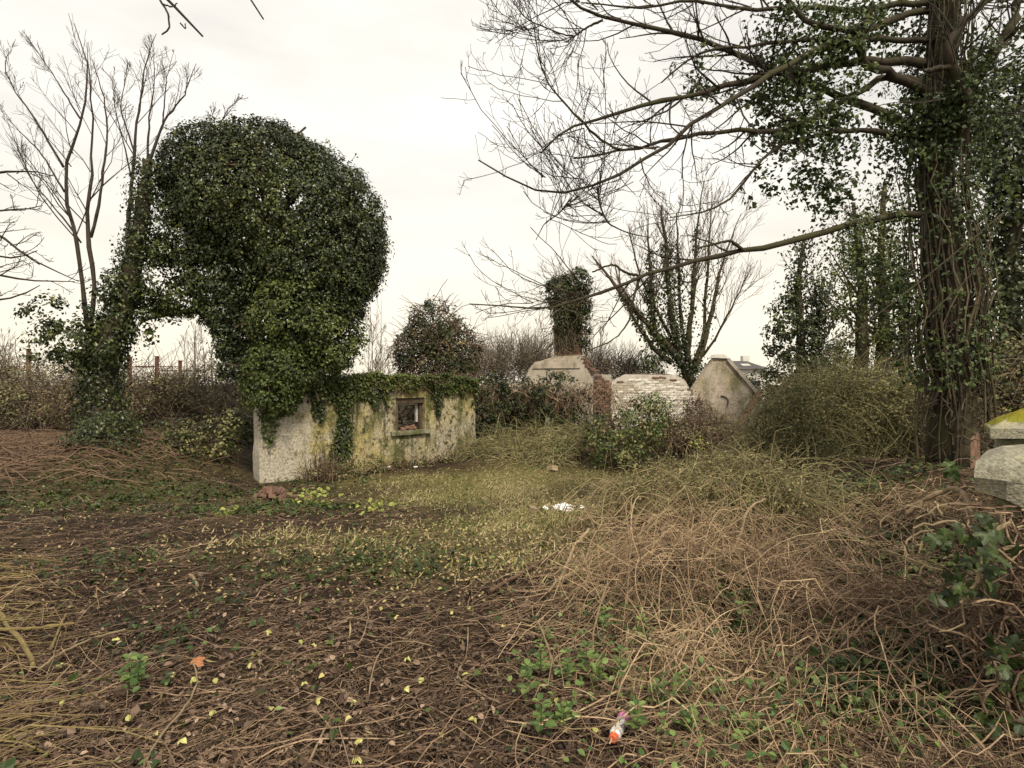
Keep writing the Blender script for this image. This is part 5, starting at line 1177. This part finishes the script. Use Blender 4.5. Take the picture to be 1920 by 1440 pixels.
# dead vines and twigs
def lying(p, L, az_, curl, h, K=6, wig=.2, lift=0.0, r=None):
    r = r or rng
    n_ = len(p); th = az_ - curl / 2 * np.ones(n_); pts = []; x = p[:, 0] - np.cos(az_) * L / 2; y = p[:, 1] - np.sin(az_) * L / 2
    for k in range(K):
        s_ = k / (K - 1); zz = g(x, y) + h * (.25 + np.sin(np.pi * s_) * r.uniform(.2, 1.2, n_)) + lift
        pts.append(np.stack([x, y, zz], -1)); th = th + curl / (K - 1) + wig * r.normal(size=n_); x = x + np.cos(th) * L / (K - 1); y = y + np.sin(th) * L / (K - 1)
    return np.stack(pts, 1)
def vines(name, n, wmap, Lr, rr_, hmax, mat, label, K=6, p_=1.25, dmax=14., curl=1.2, az0=None, spread=1.6):
    p = scatter(n, 1.3, dmax, p_, wmap); m_ = len(p); L = rng.uniform(*Lr, m_)
    az_ = (rng.uniform(0, 6.28, m_) if az0 is None else az0(p) + spread * rng.normal(size=m_))
    pts = lying(p, L, az_, curl * rng.normal(size=m_), np.abs(rng.normal(size=m_)) * hmax * .6 + .01, K)
    rad = (rr_[0] + (rr_[1] - rr_[0]) * rng.random(m_) ** 2.2 * 1.15)[:, None] * np.linspace(1.1, .6, K)[None] * (1 + .05 * p[:, 1:2])
    mb = MB(); tubes(mb, pts, rad, 3, np.clip(.48 + .18 * noise3(p, 1.0) + .33 * rng.normal(size=m_), 0, 1)); stuff(name, mb, M[mat], label, 'dead vines')
flow = lambda p: .35 + .5 * noise3(p, .5)
vines('fine_twigs', 19000, lambda x, y: np.clip(1 - .55 * grass_map(x, y) - .4 * ivy_map(x, y), .2, 1), (.05, .34), (.0009, .0024), .025, 'vine', 'fine dead twigs littering the brown ground', 4, az0=flow)
vines('dead_vines', 5200, lambda x, y: np.clip(.2 + .6 * sstep(0, 1.2, x) + .6 * tan_map(x, y) - .6 * grass_map(x, y) - .3 * bare_map(x, y), .05, 1), (.3, 1.1), (.001, .003), .09, 'vine', 'tangled brown dead vines over the ground', 9, 1.5, 9., 1.5, flow, 1.2)
vines('straw_vines', 4600, lambda x, y: np.clip(tan_map(x, y) ** 1.5 * (1 - .55 * sstep(.2, 1.0, noise3(np.stack([x, y, 0 * x], -1), 2.0))), 0, 1), (.2, .9), (.0011, .003), .17, 'vine_tan', 'pale straw-coloured dried vines heaped in mats', 9, 1.3, 9., 1.8, flow, 1.3)
# right-hand bank of combed-down stems
p = scatter(1500, 1.4, 5.5, 1.2, lambda x, y: sstep(.9, 1.8, x) * (1 - sstep(2.6, 3.4, x) * .3)); m_ = len(p)
pts = lying(p, rng.uniform(.5, 1.5, m_), 2.6 + .7 * rng.normal(size=m_), .8 * rng.normal(size=m_), .16 * rng.random(m_), 8, .16, .02)
mb = MB(); tubes(mb, pts, rng.uniform(.001, .003, m_)[:, None] * np.ones((1, 8)), 4, np.clip(.3 + .3 * rng.normal(size=m_), 0, 1)); stuff('flattened_stems', mb, M['vine'], 'long flattened dead stems covering the bank at lower right', 'dead vines')
# olive stems at left edge
p = scatter(420, 1.6, 5.5, 1.2, lambda x, y: sstep(-.8 * y + .15, -.8 * y - .5, x)); m_ = len(p)
pts = lying(p, rng.uniform(.4, 1.3, m_), .25 + .45 * rng.normal(size=m_), .4 * rng.normal(size=m_), .1 * rng.random(m_), 8, .1, .01)
mb = MB(); tubes(mb, pts, rng.uniform(.0016, .004, m_)[:, None] * np.ones((1, 8)), 4); stuff('olive_stems', mb, M['mossy_stick'], 'olive-brown cut stems strewn along the lower left edge', 'cut stems')
# red-brown bracken at the far left
p = scatter(2200, 8.5, 14, 1.05, lambda x, y: bump(x, y, -9.6, 11.8, 2.0, 1.8, 1.)); m_ = len(p)
pts = lying(p, rng.uniform(.4, 1.4, m_), .3 + .5 * rng.normal(size=m_), .5 * rng.normal(size=m_), .22 * rng.random(m_), 6, .15, .02)
mb = MB(); tubes(mb, pts, np.full((m_, 6), .008), 3); stuff('fallen_bracken', mb, M['bark_warm'], 'red-brown fallen stems on the bank at far left', 'dead stems')

# straw heap: a domed tangle of dried vine
hp = thing('straw_heap', 'domed heap of dried tan vine tangles right of the cut log', 'vine heap', (1.3, 4.15, .0))
def heap(c, R, n, L, rad, mat, curl=2.2, sag=.25):
    d = rdir(n); d[:, 2] = np.abs(d[:, 2]); p = np.array(c) + d * np.array(R) * rng.uniform(.75, 1.05, (n, 1)); t_ = unit(np.cross(d, rdir(n))); ax = unit(d + .5 * rng.normal(size=(n, 3))); Ls = rng.uniform(*L, n)
    K = 10; pts = [p]; an = curl * rng.normal(size=n) / K
    for _ in range(K - 1):
        t_ = unit(t_ * np.cos(an)[:, None] + np.cross(ax, t_) * np.sin(an)[:, None] + .12 * rng.normal(size=(n, 3)) + np.array([0, 0, -sag * .3])); q = pts[-1] + t_ * (Ls / (K - 1))[:, None]
        q[:, 2] = np.maximum(q[:, 2], g(q[:, 0], q[:, 1]) + .01); pts.append(q)
    mb = MB(); tubes(mb, np.stack(pts, 1), rng.uniform(*rad, n)[:, None] * np.linspace(1.1, .6, K)[None], 3); return mb
gz = float(g(1.25, 4.15))
heap((1.25, 4.15, gz - .22), (.8, .56, .3), 850, (.3, .95), (.0011, .003), 'vine_tan').build('tangle', M['vine_tan'], hp)
canes(hp, 1.35, 4.0, .7, .5, 90, (.4, 1.1), (.0015, .0038), .42, 'vine_tan'); canes(hp, 2.1, 3.2, .8, .8, 150, (.5, 1.4), (.0015, .0042), .34, 'vine'); canes(hp, 2.5, 4.6, .8, .6, 90, (.5, 1.3), (.002, .0045), .4, 'vine')
heap((1.35, 3.9, gz - .24), (.62, .5, .31), 600, (.3, .9), (.0012, .003), 'vine').build('inner_tangle', M['vine'], hp)
h2 = thing('vine_coil', 'loose coil of pale bare vine in front of the straw heap', 'vine heap', G(1300, 1290))
c2_ = G(1310, 1290); heap((c2_[0], c2_[1], c2_[2] - .02), (.26, .2, .1), 150, (.25, .7), (.0025, .0045), 'vine_tan', 3.2).build('coil', M['vine_tan'], h2)
# pier vines
hv = thing('pier_vine', 'knotted pale ivy stems cloaking the pier under the stone block', 'ivy', (2.25, 2.6, .1))
n_ = 620; z0 = rng.uniform(.1, 1.0, n_); a = np.stack([2.12 - .12 * (1 - z0) + rng.normal(size=n_) * .08 + .5 * rng.random(n_), 2.55 - .22 * rng.random(n_) - .1 * (1 - z0), z0], 1); dd = unit(rng.normal(size=(n_, 3)) * np.array([.8, .3, 1])); pts = [a]
for _ in range(9): dd = unit(dd + .55 * rng.normal(size=(n_, 3)) * np.array([1, .5, 1])); q = pts[-1] + dd * rng.uniform(.02, .06, (n_, 1)); q[:, 1] = np.minimum(q[:, 1], 2.55); q[:, 2] = np.minimum(q[:, 2], 1.06); pts.append(q)
mb = MB(); tubes(mb, np.stack(pts, 1), rng.uniform(.002, .0055, n_)[:, None] * np.ones((1, 10)), 5, rng.random(n_) ** 1.6); mb.build('stems', M['vine'], hv)
n_ = 60; a = np.stack([rng.uniform(1.95, 2.6, n_), rng.uniform(2.42, 2.75, n_), rng.uniform(.55, 1.02, n_)], 1); dd = unit(rng.normal(size=(n_, 3)) * np.array([1.2, .4, .7])); pts = [a]
for _ in range(11): dd = unit(dd + .5 * rng.normal(size=(n_, 3)) * np.array([1, .5, 1])); q = pts[-1] + dd * rng.uniform(.02, .05, (n_, 1)); q[:, 2] = np.minimum(q[:, 2], 1.05); pts.append(q)
mb = MB(); tubes(mb, np.stack(pts, 1), rng.uniform(.0025, .006, n_)[:, None] * np.linspace(1.1, .5, 12)[None], 6, .4 + .5 * rng.random(n_)); mb.build('roots', M['stick'], hv)
ivy_me = []
for s_ in range(4):
    mb = MB(); r_ = np.random.default_rng(s_); na = 40; ths = np.linspace(0, 2 * np.pi, na, endpoint=False) + 1e-3
    lob = np.array([np.pi / 2, np.pi / 2 + 1.05 + .1 * r_.normal(), np.pi / 2 - 1.05 + .1 * r_.normal(), np.pi / 2 + 2.15, np.pi / 2 - 2.15]); am = np.array([.62, .5, .5, .4, .4]) * (1 + .08 * r_.normal(size=5))
    dl_ = np.abs((ths[:, None] - lob[None] + np.pi) % (2 * np.pi) - np.pi); rad_ = .26 + ((am - .26)[None] * np.clip(1 - dl_ / .52, 0, 1) ** .8).max(1); vein = np.clip(1 - dl_.min(1) / .16, 0, 1)
    vs, rs = [np.array([[0, 0, .02]])], [np.array([.35 + .2 * s_])]
    for t_k in (.35, .7, 1.0):
        x_, y_ = rad_ * t_k * np.cos(ths), rad_ * t_k * np.sin(ths); z_ = -.16 * (t_k ** 2) * rad_ + .05 * np.sin(3 * ths + s_) * t_k ** 2 - .03 * vein * t_k + .35 * x_ ** 2
        vs.append(np.stack([x_, y_ + .35, z_], 1)); rs.append(.04 + .17 * s_ + .32 * vein * (1.1 - .7 * t_k))
    vs[0][0, 1] += .35; ix = lambda ring, a_: 1 + ring * na + (a_ % na); aa = np.arange(na)
    mb.add(np.concatenate(vs), [np.stack([np.zeros(na, int), ix(0, aa), ix(0, aa + 1)], -1), np.concatenate([np.stack([ix(k_, aa), ix(k_ + 1, aa), ix(k_ + 1, aa + 1), ix(k_, aa + 1)], -1) for k_ in (0, 1)])], np.concatenate(rs)); ivy_me.append(mb.mesh('leaf', M['ivy_near'], True))
def leaf_obj(parent, p, size, nrm, tip, me, name='leaf'):
    nrm = unit(np.asarray(nrm, float)); Y = tip - (tip @ nrm) * nrm; Y = Y / np.linalg.norm(Y); X = np.cross(Y, nrm)
    o = bpy.data.objects.new(name, me); COL.objects.link(o)
    R = Matrix([[X[0], Y[0], nrm[0]], [X[1], Y[1], nrm[1]], [X[2], Y[2], nrm[2]]]).to_4x4()
    loc = Vector([float(c) for c in p]); 
    if parent is not None: o.parent = parent; loc = loc - Vector(parent.location)
    o.matrix_basis = Matrix.Translation(loc) @ R @ Matrix.Scale(size, 4); return o
for px, py, sd, n_ in ((1790, 1010, 30, 14), (1850, 1050, 35, 18), (1820, 1110, 35, 12), (1890, 1240, 30, 18), (1870, 1190, 25, 6), (1880, 1380, 45, 26), (1780, 880, 14, 6), (1840, 990, 25, 8), (1890, 1310, 30, 12)):
    for k in range(n_):
        q = P(px + rng.normal() * sd, py + rng.normal() * sd * .8, 2.32 + rng.normal() * .06); q[2] = max(q[2], .15)
        leaf_obj(hv, q, rng.uniform(.05, .085), np.array([-.15, -1, .5]) + .5 * rng.normal(size=3), np.array([0, -.2, -1]) + .5 * rng.normal(size=3), ivy_me[rng.integers(4)])

# yellow-green patches and small plants
def tuft(name, label, cat, px, py, rad, n, mat, size, h=.12, shape='oval', group=None, asp=1.4):
    c = G(px, py); t = thing(name, label, cat, c, group); q = np.stack([c[0] + rng.normal(size=n) * rad, c[1] + rng.normal(size=n) * rad * .7, np.zeros(n)], 1); q[:, 2] = g(q[:, 0], q[:, 1]) + rng.uniform(.02, h, n)
    mb = MB(); leaves(mb, q, unit(np.array([0, -.3, 1.]) + .5 * rng.normal(size=(n, 3))), size * rng.uniform(.7, 1.2, n), shape, None, None, asp); mb.build('foliage', M[mat], t)
    m_ = n // 3; s0 = q[:m_].copy(); s0[:, 2] = g(s0[:, 0], s0[:, 1]); mb = MB(); tubes(mb, np.stack([s0, (s0 + q[:m_]) / 2 + rng.normal(size=(m_, 3)) * .01, q[:m_]], 1), np.full((m_, 3), .003), 3); mb.build('stems', M['olive'], t); return t
tuft('yellow_green_plant', 'lime green plant sprawling in front of the brick stump', 'plant', 588, 948, .17, 75, 'lime', .075, .26)
tuft('yellow_green_plant', 'lime green leafy patch on the ground below the wall', 'plant', 705, 958, .24, 60, 'lime', .075, .14)
tuft('yellow_green_plant', 'single bright yellow-green tuft left of the brick stump', 'plant', 427, 968, .07, 26, 'lime', .08, .1)
tuft('yellow_green_plant', 'small lime sprig in the bramble beside the brush pile', 'plant', 1305, 855, .14, 50, 'lime', .07, .5)
NP = 0
for px, py in [(1200, 1210), (1225, 1250), (1095, 1285), (1060, 1300), (1115, 1300), (1230, 1345), (1190, 1395), (1380, 1390), (1410, 1420), (1455, 1330), (1500, 1410), (1440, 1190), (1390, 1200), (1020, 1215), (240, 1305), (255, 1310), (1290, 1400), (1270, 1330), (1340, 1330), (1050, 1375), (1160, 1300), (1010, 1290), (1130, 1200), (1770, 1420), (1840, 1400), (1600, 1380), (1010, 1400), (985, 1330)]:
    c = G(px, py); t = thing('nettle_plant', 'small fresh green nettle seedling among the dead vines', 'weed', c, 'green nettle seedlings in the foreground')
    hgt = rng.uniform(.1, .22); mb = MB(); tubes(mb, np.stack([c, c + np.array([.01, 0, hgt * .5]), c + np.array([.015, .01, hgt])]), np.array([.003, .0025, .002]), 4); mb.build('stem', M['herb'], t, smooth=True)
    for lev in range(3):
        for k in range(4):
            a = k * math.pi / 2 + lev * .8 + rng.normal() * .2; dr = np.array([math.cos(a), math.sin(a), .25 - .1 * lev]); p = c + np.array([.012, .005, hgt * (.45 + .27 * lev)]) + dr * .008
            if lev == 0 and k == 0 and NP == 0:
                NM = []
                for s_ in range(3):
                    mb = MB(); v, f = LEAF['oval']; v = v * np.array([1.5, 1, 1.5]); mb.add(v, [f], np.full(len(v), .3 + .3 * s_)); NM.append(mb.mesh('leaf', M['herb'], False))
                NP = 1
            leaf_obj(t, p, rng.uniform(.045, .07) * (1 - .18 * lev), np.array([-dr[0] * .4, -dr[1] * .4, 1]) + .15 * rng.normal(size=3), dr, NM[rng.integers(3)])

# bright fallen leaves
YM = []
for s_ in range(4):
    mb = MB(); v, f = LEAF['ivy' if s_ % 2 else 'oval']; v = v * np.array([1.2 if s_ % 2 else 1.7, 1, 2.2 + s_]); mb.add(v, [f], np.full(len(v), [.15, .5, .8, .4][s_])); YM.append(mb.mesh('fallen_leaf', M['bright_leaf'], False))
for i, (px, py) in enumerate([(242, 1372), (338, 1408), (325, 1278), (358, 1292), (402, 1288), (600, 1330), (608, 1284), (571, 1300), (508, 1347), (672, 1415), (660, 1365), (665, 1330), (715, 1150), (745, 1168), (645, 1247), (588, 1224), (795, 1288), (761, 1305), (822, 1398), (888, 1368), (880, 1280), (675, 1440), (1063, 1393), (1040, 1327), (1118, 1395), (108, 1265), (296, 1398), (400, 1350), (882, 1155), (850, 1162), (1168, 1330), (985, 1312), (120, 1330), (215, 1215), (340, 1138), (500, 1200), (560, 1215), (470, 1262), (940, 1190), (760, 1250)]):
    c = G(px, py, .045); o = leaf_obj(None, c, rng.uniform(.026, .042), np.array([0, -.25, 1]) + .35 * rng.normal(size=3), rng.normal(size=3), YM[i % 4], 'fallen_leaf')
    tag(o, 'small pale yellow fallen leaf lying on the brown litter', 'leaf', 'bright fallen leaves in the foreground')
mb = MB(); v, f = LEAF['ivy']; mb.add(v * np.array([1.2, 1, 2]), [f]); om = mb.mesh('orange_leaf', M['orange_leaf'])
tag(leaf_obj(None, G(365, 1260, .04), .07, (0, -.4, 1), np.array([.3, 1, 0]), om, 'orange_leaf'), 'curled bright orange leaf at the tip of a pale vine', 'leaf')

# traced single sticks and vines
def lie(px_pts, lift=.02): return np.array([G(a, b, lift) for a, b in px_pts])
def stick(name, label, pts, r0, r1, mat, K=14, sides=8, cat='stick'):
    q = resample(pts, K); q[1:-1] += rng.normal(size=(K - 2, 3)) * r0 * .3
    mb = MB(); tubes(mb, q, np.linspace(r0, r1, K) * (1 + .14 * rng.normal(size=K)), sides, rnd=[.45], cap=True); o = mb.build(name, M[mat], smooth=False); return tag(o, label, cat)
stick('cut_log', 'brown barked length of branch lying in the clearing', lie([(918, 1124), (960, 1098), (985, 1084), (1015, 1066), (1045, 1050)], .06), .016, .012, 'bark_warm')
stick('pale_pole', 'pale straight stick leaning up beside the cut branch', [G(1054, 1090, .02), G(1054, 1090, .02) + np.array([.1, .16, .2]), P(1104, 992, G(1054, 1090)[1] + .35)], .014, .012, 'pale_wood')
stick('forked_stick', 'thin stick bent round below the pale leaning pole', lie([(1030, 1130), (1045, 1105), (1062, 1090), (1060, 1070), (1042, 1042)], .08), .01, .006, 'stick')
yb = G(1034, 1280, .01); yj = P(1037, 1242, yb[1] + .03)
fk = stick('forked_twig', 'white stripped twig standing upright, forked like a Y', [yb, yj, P(1022, 1195, yb[1] + .08), P(1008, 1163, yb[1] + .12)], .008, .004, 'stick', 10)
fa = stick('side_arm', 'curving side arm', [yj, P(1050, 1224, yb[1] + .05), P(1075, 1212, yb[1] + .1), P(1100, 1205, yb[1] + .15)], .006, .003, 'stick', 10)
fa.parent = fk; del fa['label']; del fa['category']
ub = G(1111, 1272); stick('upright_stem', 'slender pale stem standing upright by the straw heap', [ub, P(1112, 1185, ub[1] + .02), P(1124, 1140, ub[1] + .05), P(1140, 1092, ub[1] + .1)], .006, .004, 'stick', 12)
stick('stubby_stick', 'short cut stub at the foot of the upright stem', lie([(1113, 1268), (1128, 1256)], .03), .012, .012, 'stick', 5)
def dl(pts, d0, d1):
    return np.array([P(a, b, d0 + (d1 - d0) * i / (len(pts) - 1)) for i, (a, b) in enumerate(pts)])
def lift_line(pts, lifts): return np.array([G(a, b, l_) for (a, b), l_ in zip(pts, lifts)])
stick('looped_vine', 'long pale vine bowed in a wide loop over the lower right bank', lift_line([(1430, 1243), (1433, 1283), (1467, 1310), (1507, 1317), (1540, 1293), (1563, 1250), (1597, 1207), (1617, 1167), (1643, 1157), (1713, 1150)], [.12, .09, .08, .08, .1, .12, .12, .12, .1, .08]), .0085, .005, 'stick', 26)
stick('mossy_branch', 'crooked mossy branch rising towards the pier vines', lift_line([(1636, 1172), (1655, 1150), (1690, 1110), (1720, 1080), (1735, 1040), (1746, 1010)], [.03, .06, .1, .14, .2, .24]), .012, .008, 'mossy_stick', 16)
stick('hooked_vine', 'tan vine hooked back on itself in front of the pier', lift_line([(1745, 965), (1710, 986), (1655, 1003), (1647, 1018), (1663, 1047), (1695, 1079), (1707, 1108)], [.2, .2, .18, .16, .12, .1, .06]), .008, .006, 'stick', 20)
stick('pale_root', 'thick pale root arching over beside the stone block', dl([(1701, 962), (1748, 930), (1786, 913), (1806, 919), (1822, 945), (1829, 985)], 2.95, 2.62), .012, .014, 'stick', 16)
stick('pale_root', 'twisted pale root knot below the stone block', dl([(1800, 1130), (1835, 1090), (1842, 1040), (1850, 1010), (1880, 985), (1893, 980)], 2.3, 2.35), .006, .009, 'stick', 16)
stick('pale_root', 'curled pale root looping at the frame edge under the block', dl([(1870, 1030), (1905, 1060), (1930, 1070), (1935, 1035), (1910, 1022), (1880, 1030)], 2.33, 2.36), .006, .007, 'stick', 16)
stick('dark_vine', 'dark whip-like vine curving across the lower right corner', lift_line([(1620, 1385), (1700, 1380), (1760, 1365), (1800, 1330), (1815, 1280), (1800, 1200)], [.06, .07, .08, .12, .2, .3]), .006, .004, 'bark', 20)
stick('mossy_branch', 'thick yellow-mossed branch at the lower left edge', lie([(-25, 1140), (0, 1165), (22, 1200), (47, 1227), (62, 1267)], .05), .017, .012, 'mossy_stick')
stick('mossy_branch', 'straight olive pole lying across the lower left edge', lie([(-30, 1200), (0, 1197), (62, 1194), (140, 1186)], .06), .012, .009, 'mossy_stick')
stick('mossy_branch', 'short slanting olive stick beside the lower left pole', lie([(98, 1228), (110, 1195), (124, 1165)], .05), .009, .007, 'mossy_stick', 8)
stick('pale_vine', 'long pale vine bowing up from the lower left', lie([(72, 1282), (112, 1250), (162, 1222), (235, 1202)], .07), .008, .005, 'stick')
stick('pale_vine', 'pale vine bending up to the orange leaf', lift_line([(272, 1445), (305, 1392), (350, 1347), (372, 1305), (370, 1280), (362, 1262)], [.03, .04, .05, .06, .06, .05]), .006, .004, 'stick')
stick('arched_vine', 'thin arched vine on bare earth at bottom centre', lift_line([(692, 1312), (700, 1267), (720, 1235), (755, 1220), (815, 1222)], [.02, .06, .08, .07, .03]), .004, .003, 'stick')
stick('wavy_vine', 'wavy S-shaped vine right of the arched vine', lie([(877, 1187), (877, 1242), (850, 1277), (880, 1305), (937, 1330)], .03), .005, .004, 'stick')
stick('straight_stick', 'straight grey stick pointing up from the bottom edge', lie([(580, 1440), (600, 1392), (625, 1347)], .02), .006, .004, 'stick', 8)
stick('broken_twig', 'short pale broken twig on the bare path', lie([(355, 1084), (366, 1094), (370, 1108)], .03), .012, .01, 'stick', 7)
stick('broken_twig', 'grey twig lying beside the yellow-tinted stick', lie([(490, 1275), (545, 1243), (613, 1228)], .02), .005, .003, 'mossy_stick', 9)
for i, (pl, a, lab) in enumerate([([(1368, 1049), (1389, 997), (1400, 953), (1435, 935)], .011, 'stout pale bent stem at the front of the brush pile'), ([(1233, 982), (1277, 949), (1318, 914), (1345, 874)], .012, 'long slanting stem poking up from the brush pile'),
        ([(1314, 943), (1360, 910), (1389, 864)], .01, 'second slanting stem right of the long one in the brush pile'), ([(1172, 953), (1252, 910), (1295, 887)], .018, 'brown branch sloping up at the left of the brush pile'), ([(1310, 882), (1327, 843)], .014, 'short whitish stick standing at the back of the brush pile'),
        ([(1320, 945), (1334, 965), (1338, 1000), (1352, 1018), (1380, 985)], .01, 'crooked olive stem inside the brush pile'), ([(1395, 960), (1450, 935), (1500, 895)], .008, 'thin dark stem pointing right out of the brush pile'), ([(1290, 1040), (1330, 1040), (1365, 1050), (1362, 1068)], .008, 'golden bent stem between brush pile and straw heap')]):
    b0 = G(pl[0][0], pl[0][1] + 25); d0 = b0[1] - .05
    stick('cut_branch', lab, dl(pl, d0, d0 + .35), a, a * .6, 'stick' if i in (0, 4) else 'mossy_stick', 12)

# litter: bag, can, stones, flower-white scrap
bgp = G(1056, 956); bag = thing('plastic_bag', 'crumpled white plastic bag on the grass of the clearing', 'bag', bgp)
nu, nv = 26, 14; th = np.linspace(0, 2 * np.pi, nu, endpoint=False); ph = np.linspace(0, np.pi / 2, nv)
TH, PHI = np.meshgrid(th, ph); d_ = np.stack([np.cos(TH) * np.sin(PHI + .01), np.sin(TH) * np.sin(PHI + .01), np.cos(PHI)], -1)
rr_ = 1 + .18 * noise3(d_ * 2.5 + 3, 1.4) + .16 * noise3(d_ * 6 + 1, 1.8) + .1 * noise3(d_ * 13, 1.7)
V = bgp + d_ * rr_[..., None] * np.array([.155, .11, .1]) + np.array([0, 0, -.005]); idx = np.arange(nu * nv).reshape(nv, nu)
a = idx[:-1]; b = np.roll(a, -1, 1); c = idx[1:]; d = np.roll(c, -1, 1)
mb = MB(); mb.add(V, [np.stack([a, c, d, b], -1).reshape(-1, 4)]); mb.build('body', M['bag'], bag)
for s_ in (-1, 1):
    mb = MB(); e = bgp + np.array([.12 * s_, -.03, .03]); n1 = 6
    v = np.array([[e + np.array([s_ * (.02 + .03 * i + .01 * rng.normal()), (j - 1) * .03 + .012 * rng.normal(), .03 * math.sin(i * 1.3 + j) + .01])for j in range(3)] for i in range(n1)]).reshape(-1, 3); ii = np.arange(n1 * 3).reshape(n1, 3)
    mb.add(v, [np.stack([ii[:-1, :-1], ii[1:, :-1], ii[1:, 1:], ii[:-1, 1:]], -1).reshape(-1, 4)]); mb.build('handle', M['bag'], bag)

A_ = G(1172, 1362, .045); B_ = G(1146, 1412, .045); dirc = unit(B_ - A_); A_ = (A_ + B_) / 2 - dirc * .095; can = thing('spray_can', 'scuffed white spray can with pink end and orange cap', 'spray can', (A_ + B_) / 2 - np.array([0, 0, .03]))
def lathe(name, mat, prof, parent):
    s_ = 20; up = unit(np.cross(dirc, [0, 0, 1.])); fw = np.cross(up, dirc); th = np.arange(s_) / s_ * 2 * np.pi
    V = np.array([[A_ + dirc * x + r_ * (np.cos(t) * up + np.sin(t) * fw) for t in th] for x, r_ in prof]); n_ = len(prof); idx = np.arange(n_ * s_).reshape(n_, s_)
    a = idx[:-1]; b = np.roll(a, -1, 1); c = idx[1:]; d = np.roll(c, -1, 1); mb = MB(); mb.add(V.reshape(-1, 3), [np.stack([a, b, d, c], -1).reshape(-1, 4), idx[0][None, ::-1], idx[-1][None]]); return mb.build(name, mat, parent, smooth=False)
def can_mat():
    m, n, l, b, o = nt('can_print'); tcn = n.new('ShaderNodeTexCoord'); z = noise_node(n, l, 55, 3, .5, tcn.outputs['Object']); rp = ramp(n, [(.5, (.66, .65, .64)), (.56, (.1, .1, .11)), (.62, (.6, .6, .6))])
    l.new(z.outputs['Fac'], rp.inputs['Fac']); l.new(rp.outputs['Color'], b.inputs['Base Color']); b.inputs['Roughness'].default_value = .35; b.inputs['Metallic'].default_value = .3; return m
lathe('body', can_mat(), [(.048, .0262), (.052, .0268), (.10, .0268), (.138, .0268), (.142, .0258)], can)
lathe('pink_band', M['can_pink'], [(0, .020), (.004, .0255), (.012, .0272), (.046, .0272), (.049, .0262)], can)
lathe('shoulder', M['can_metal'], [(.143, .0255), (.15, .023), (.156, .019)], can)
lathe('cap', M['can_orange'], [(.153, .0195), (.156, .0205), (.176, .020), (.181, .0175), (.182, .011)], can)
for i, (px, py, s_, lab) in enumerate([(1035, 883, 1.0, 'round brown stone at the top of the clearing'), (1112, 918, .6, 'pale tan stone right of the clearing'), (1132, 912, .8, 'greyish lump of rubble beside the pale tan stone'), (1000, 962, .55, 'flat brown stone left of the plastic bag')]):
    o = lay(STO[i % 3], None, G(px, py, .05), rng.uniform(0, 3), s_, 'stone', (rng.normal() * .3, rng.normal() * .3)); o.scale = (s_, s_, s_); tag(o, lab, 'stone')
fl = tuft('white_flower', 'small white blossom by the dry stalks at the wall foot', 'flower', 594, 890, .05, 14, 'bag', .05, .42)
sk = thing('dry_stalk_clump', 'upright clump of dry reddish stalks against the wall', 'plant', G(600, 905)); c = G(600, 905)
n_ = 60; a = c + rng.normal(size=(n_, 3)) * np.array([.18, .12, 0]); b = a + np.array([0, 0, 1.]) * rng.uniform(.25, .6, (n_, 1)) + rng.normal(size=(n_, 3)) * .08; mb = MB(); tubes(mb, np.stack([a, (a + b) / 2 + rng.normal(size=(n_, 3)) * .02, b], 1), np.full((n_, 3), .006), 4); mb.build('stalks', M['bark_warm'], sk)
wsc = G(780, 882, .03)
for px, lab in ((728, 'tiny white scrap at the wall foot, left one'), (779, 'tiny white scrap at the wall foot below the window')):
    o = lay(STO[0], None, G(px, 880, .06), .4, .35, 'white_scrap'); o.scale = (.45, .3, .2); tag(o, lab, 'scrap'); o.data = o.data.copy(); o.data.materials[0] = M['bag']

for o in list(SC.objects):
    if '_abs' in o: del o['_abs']
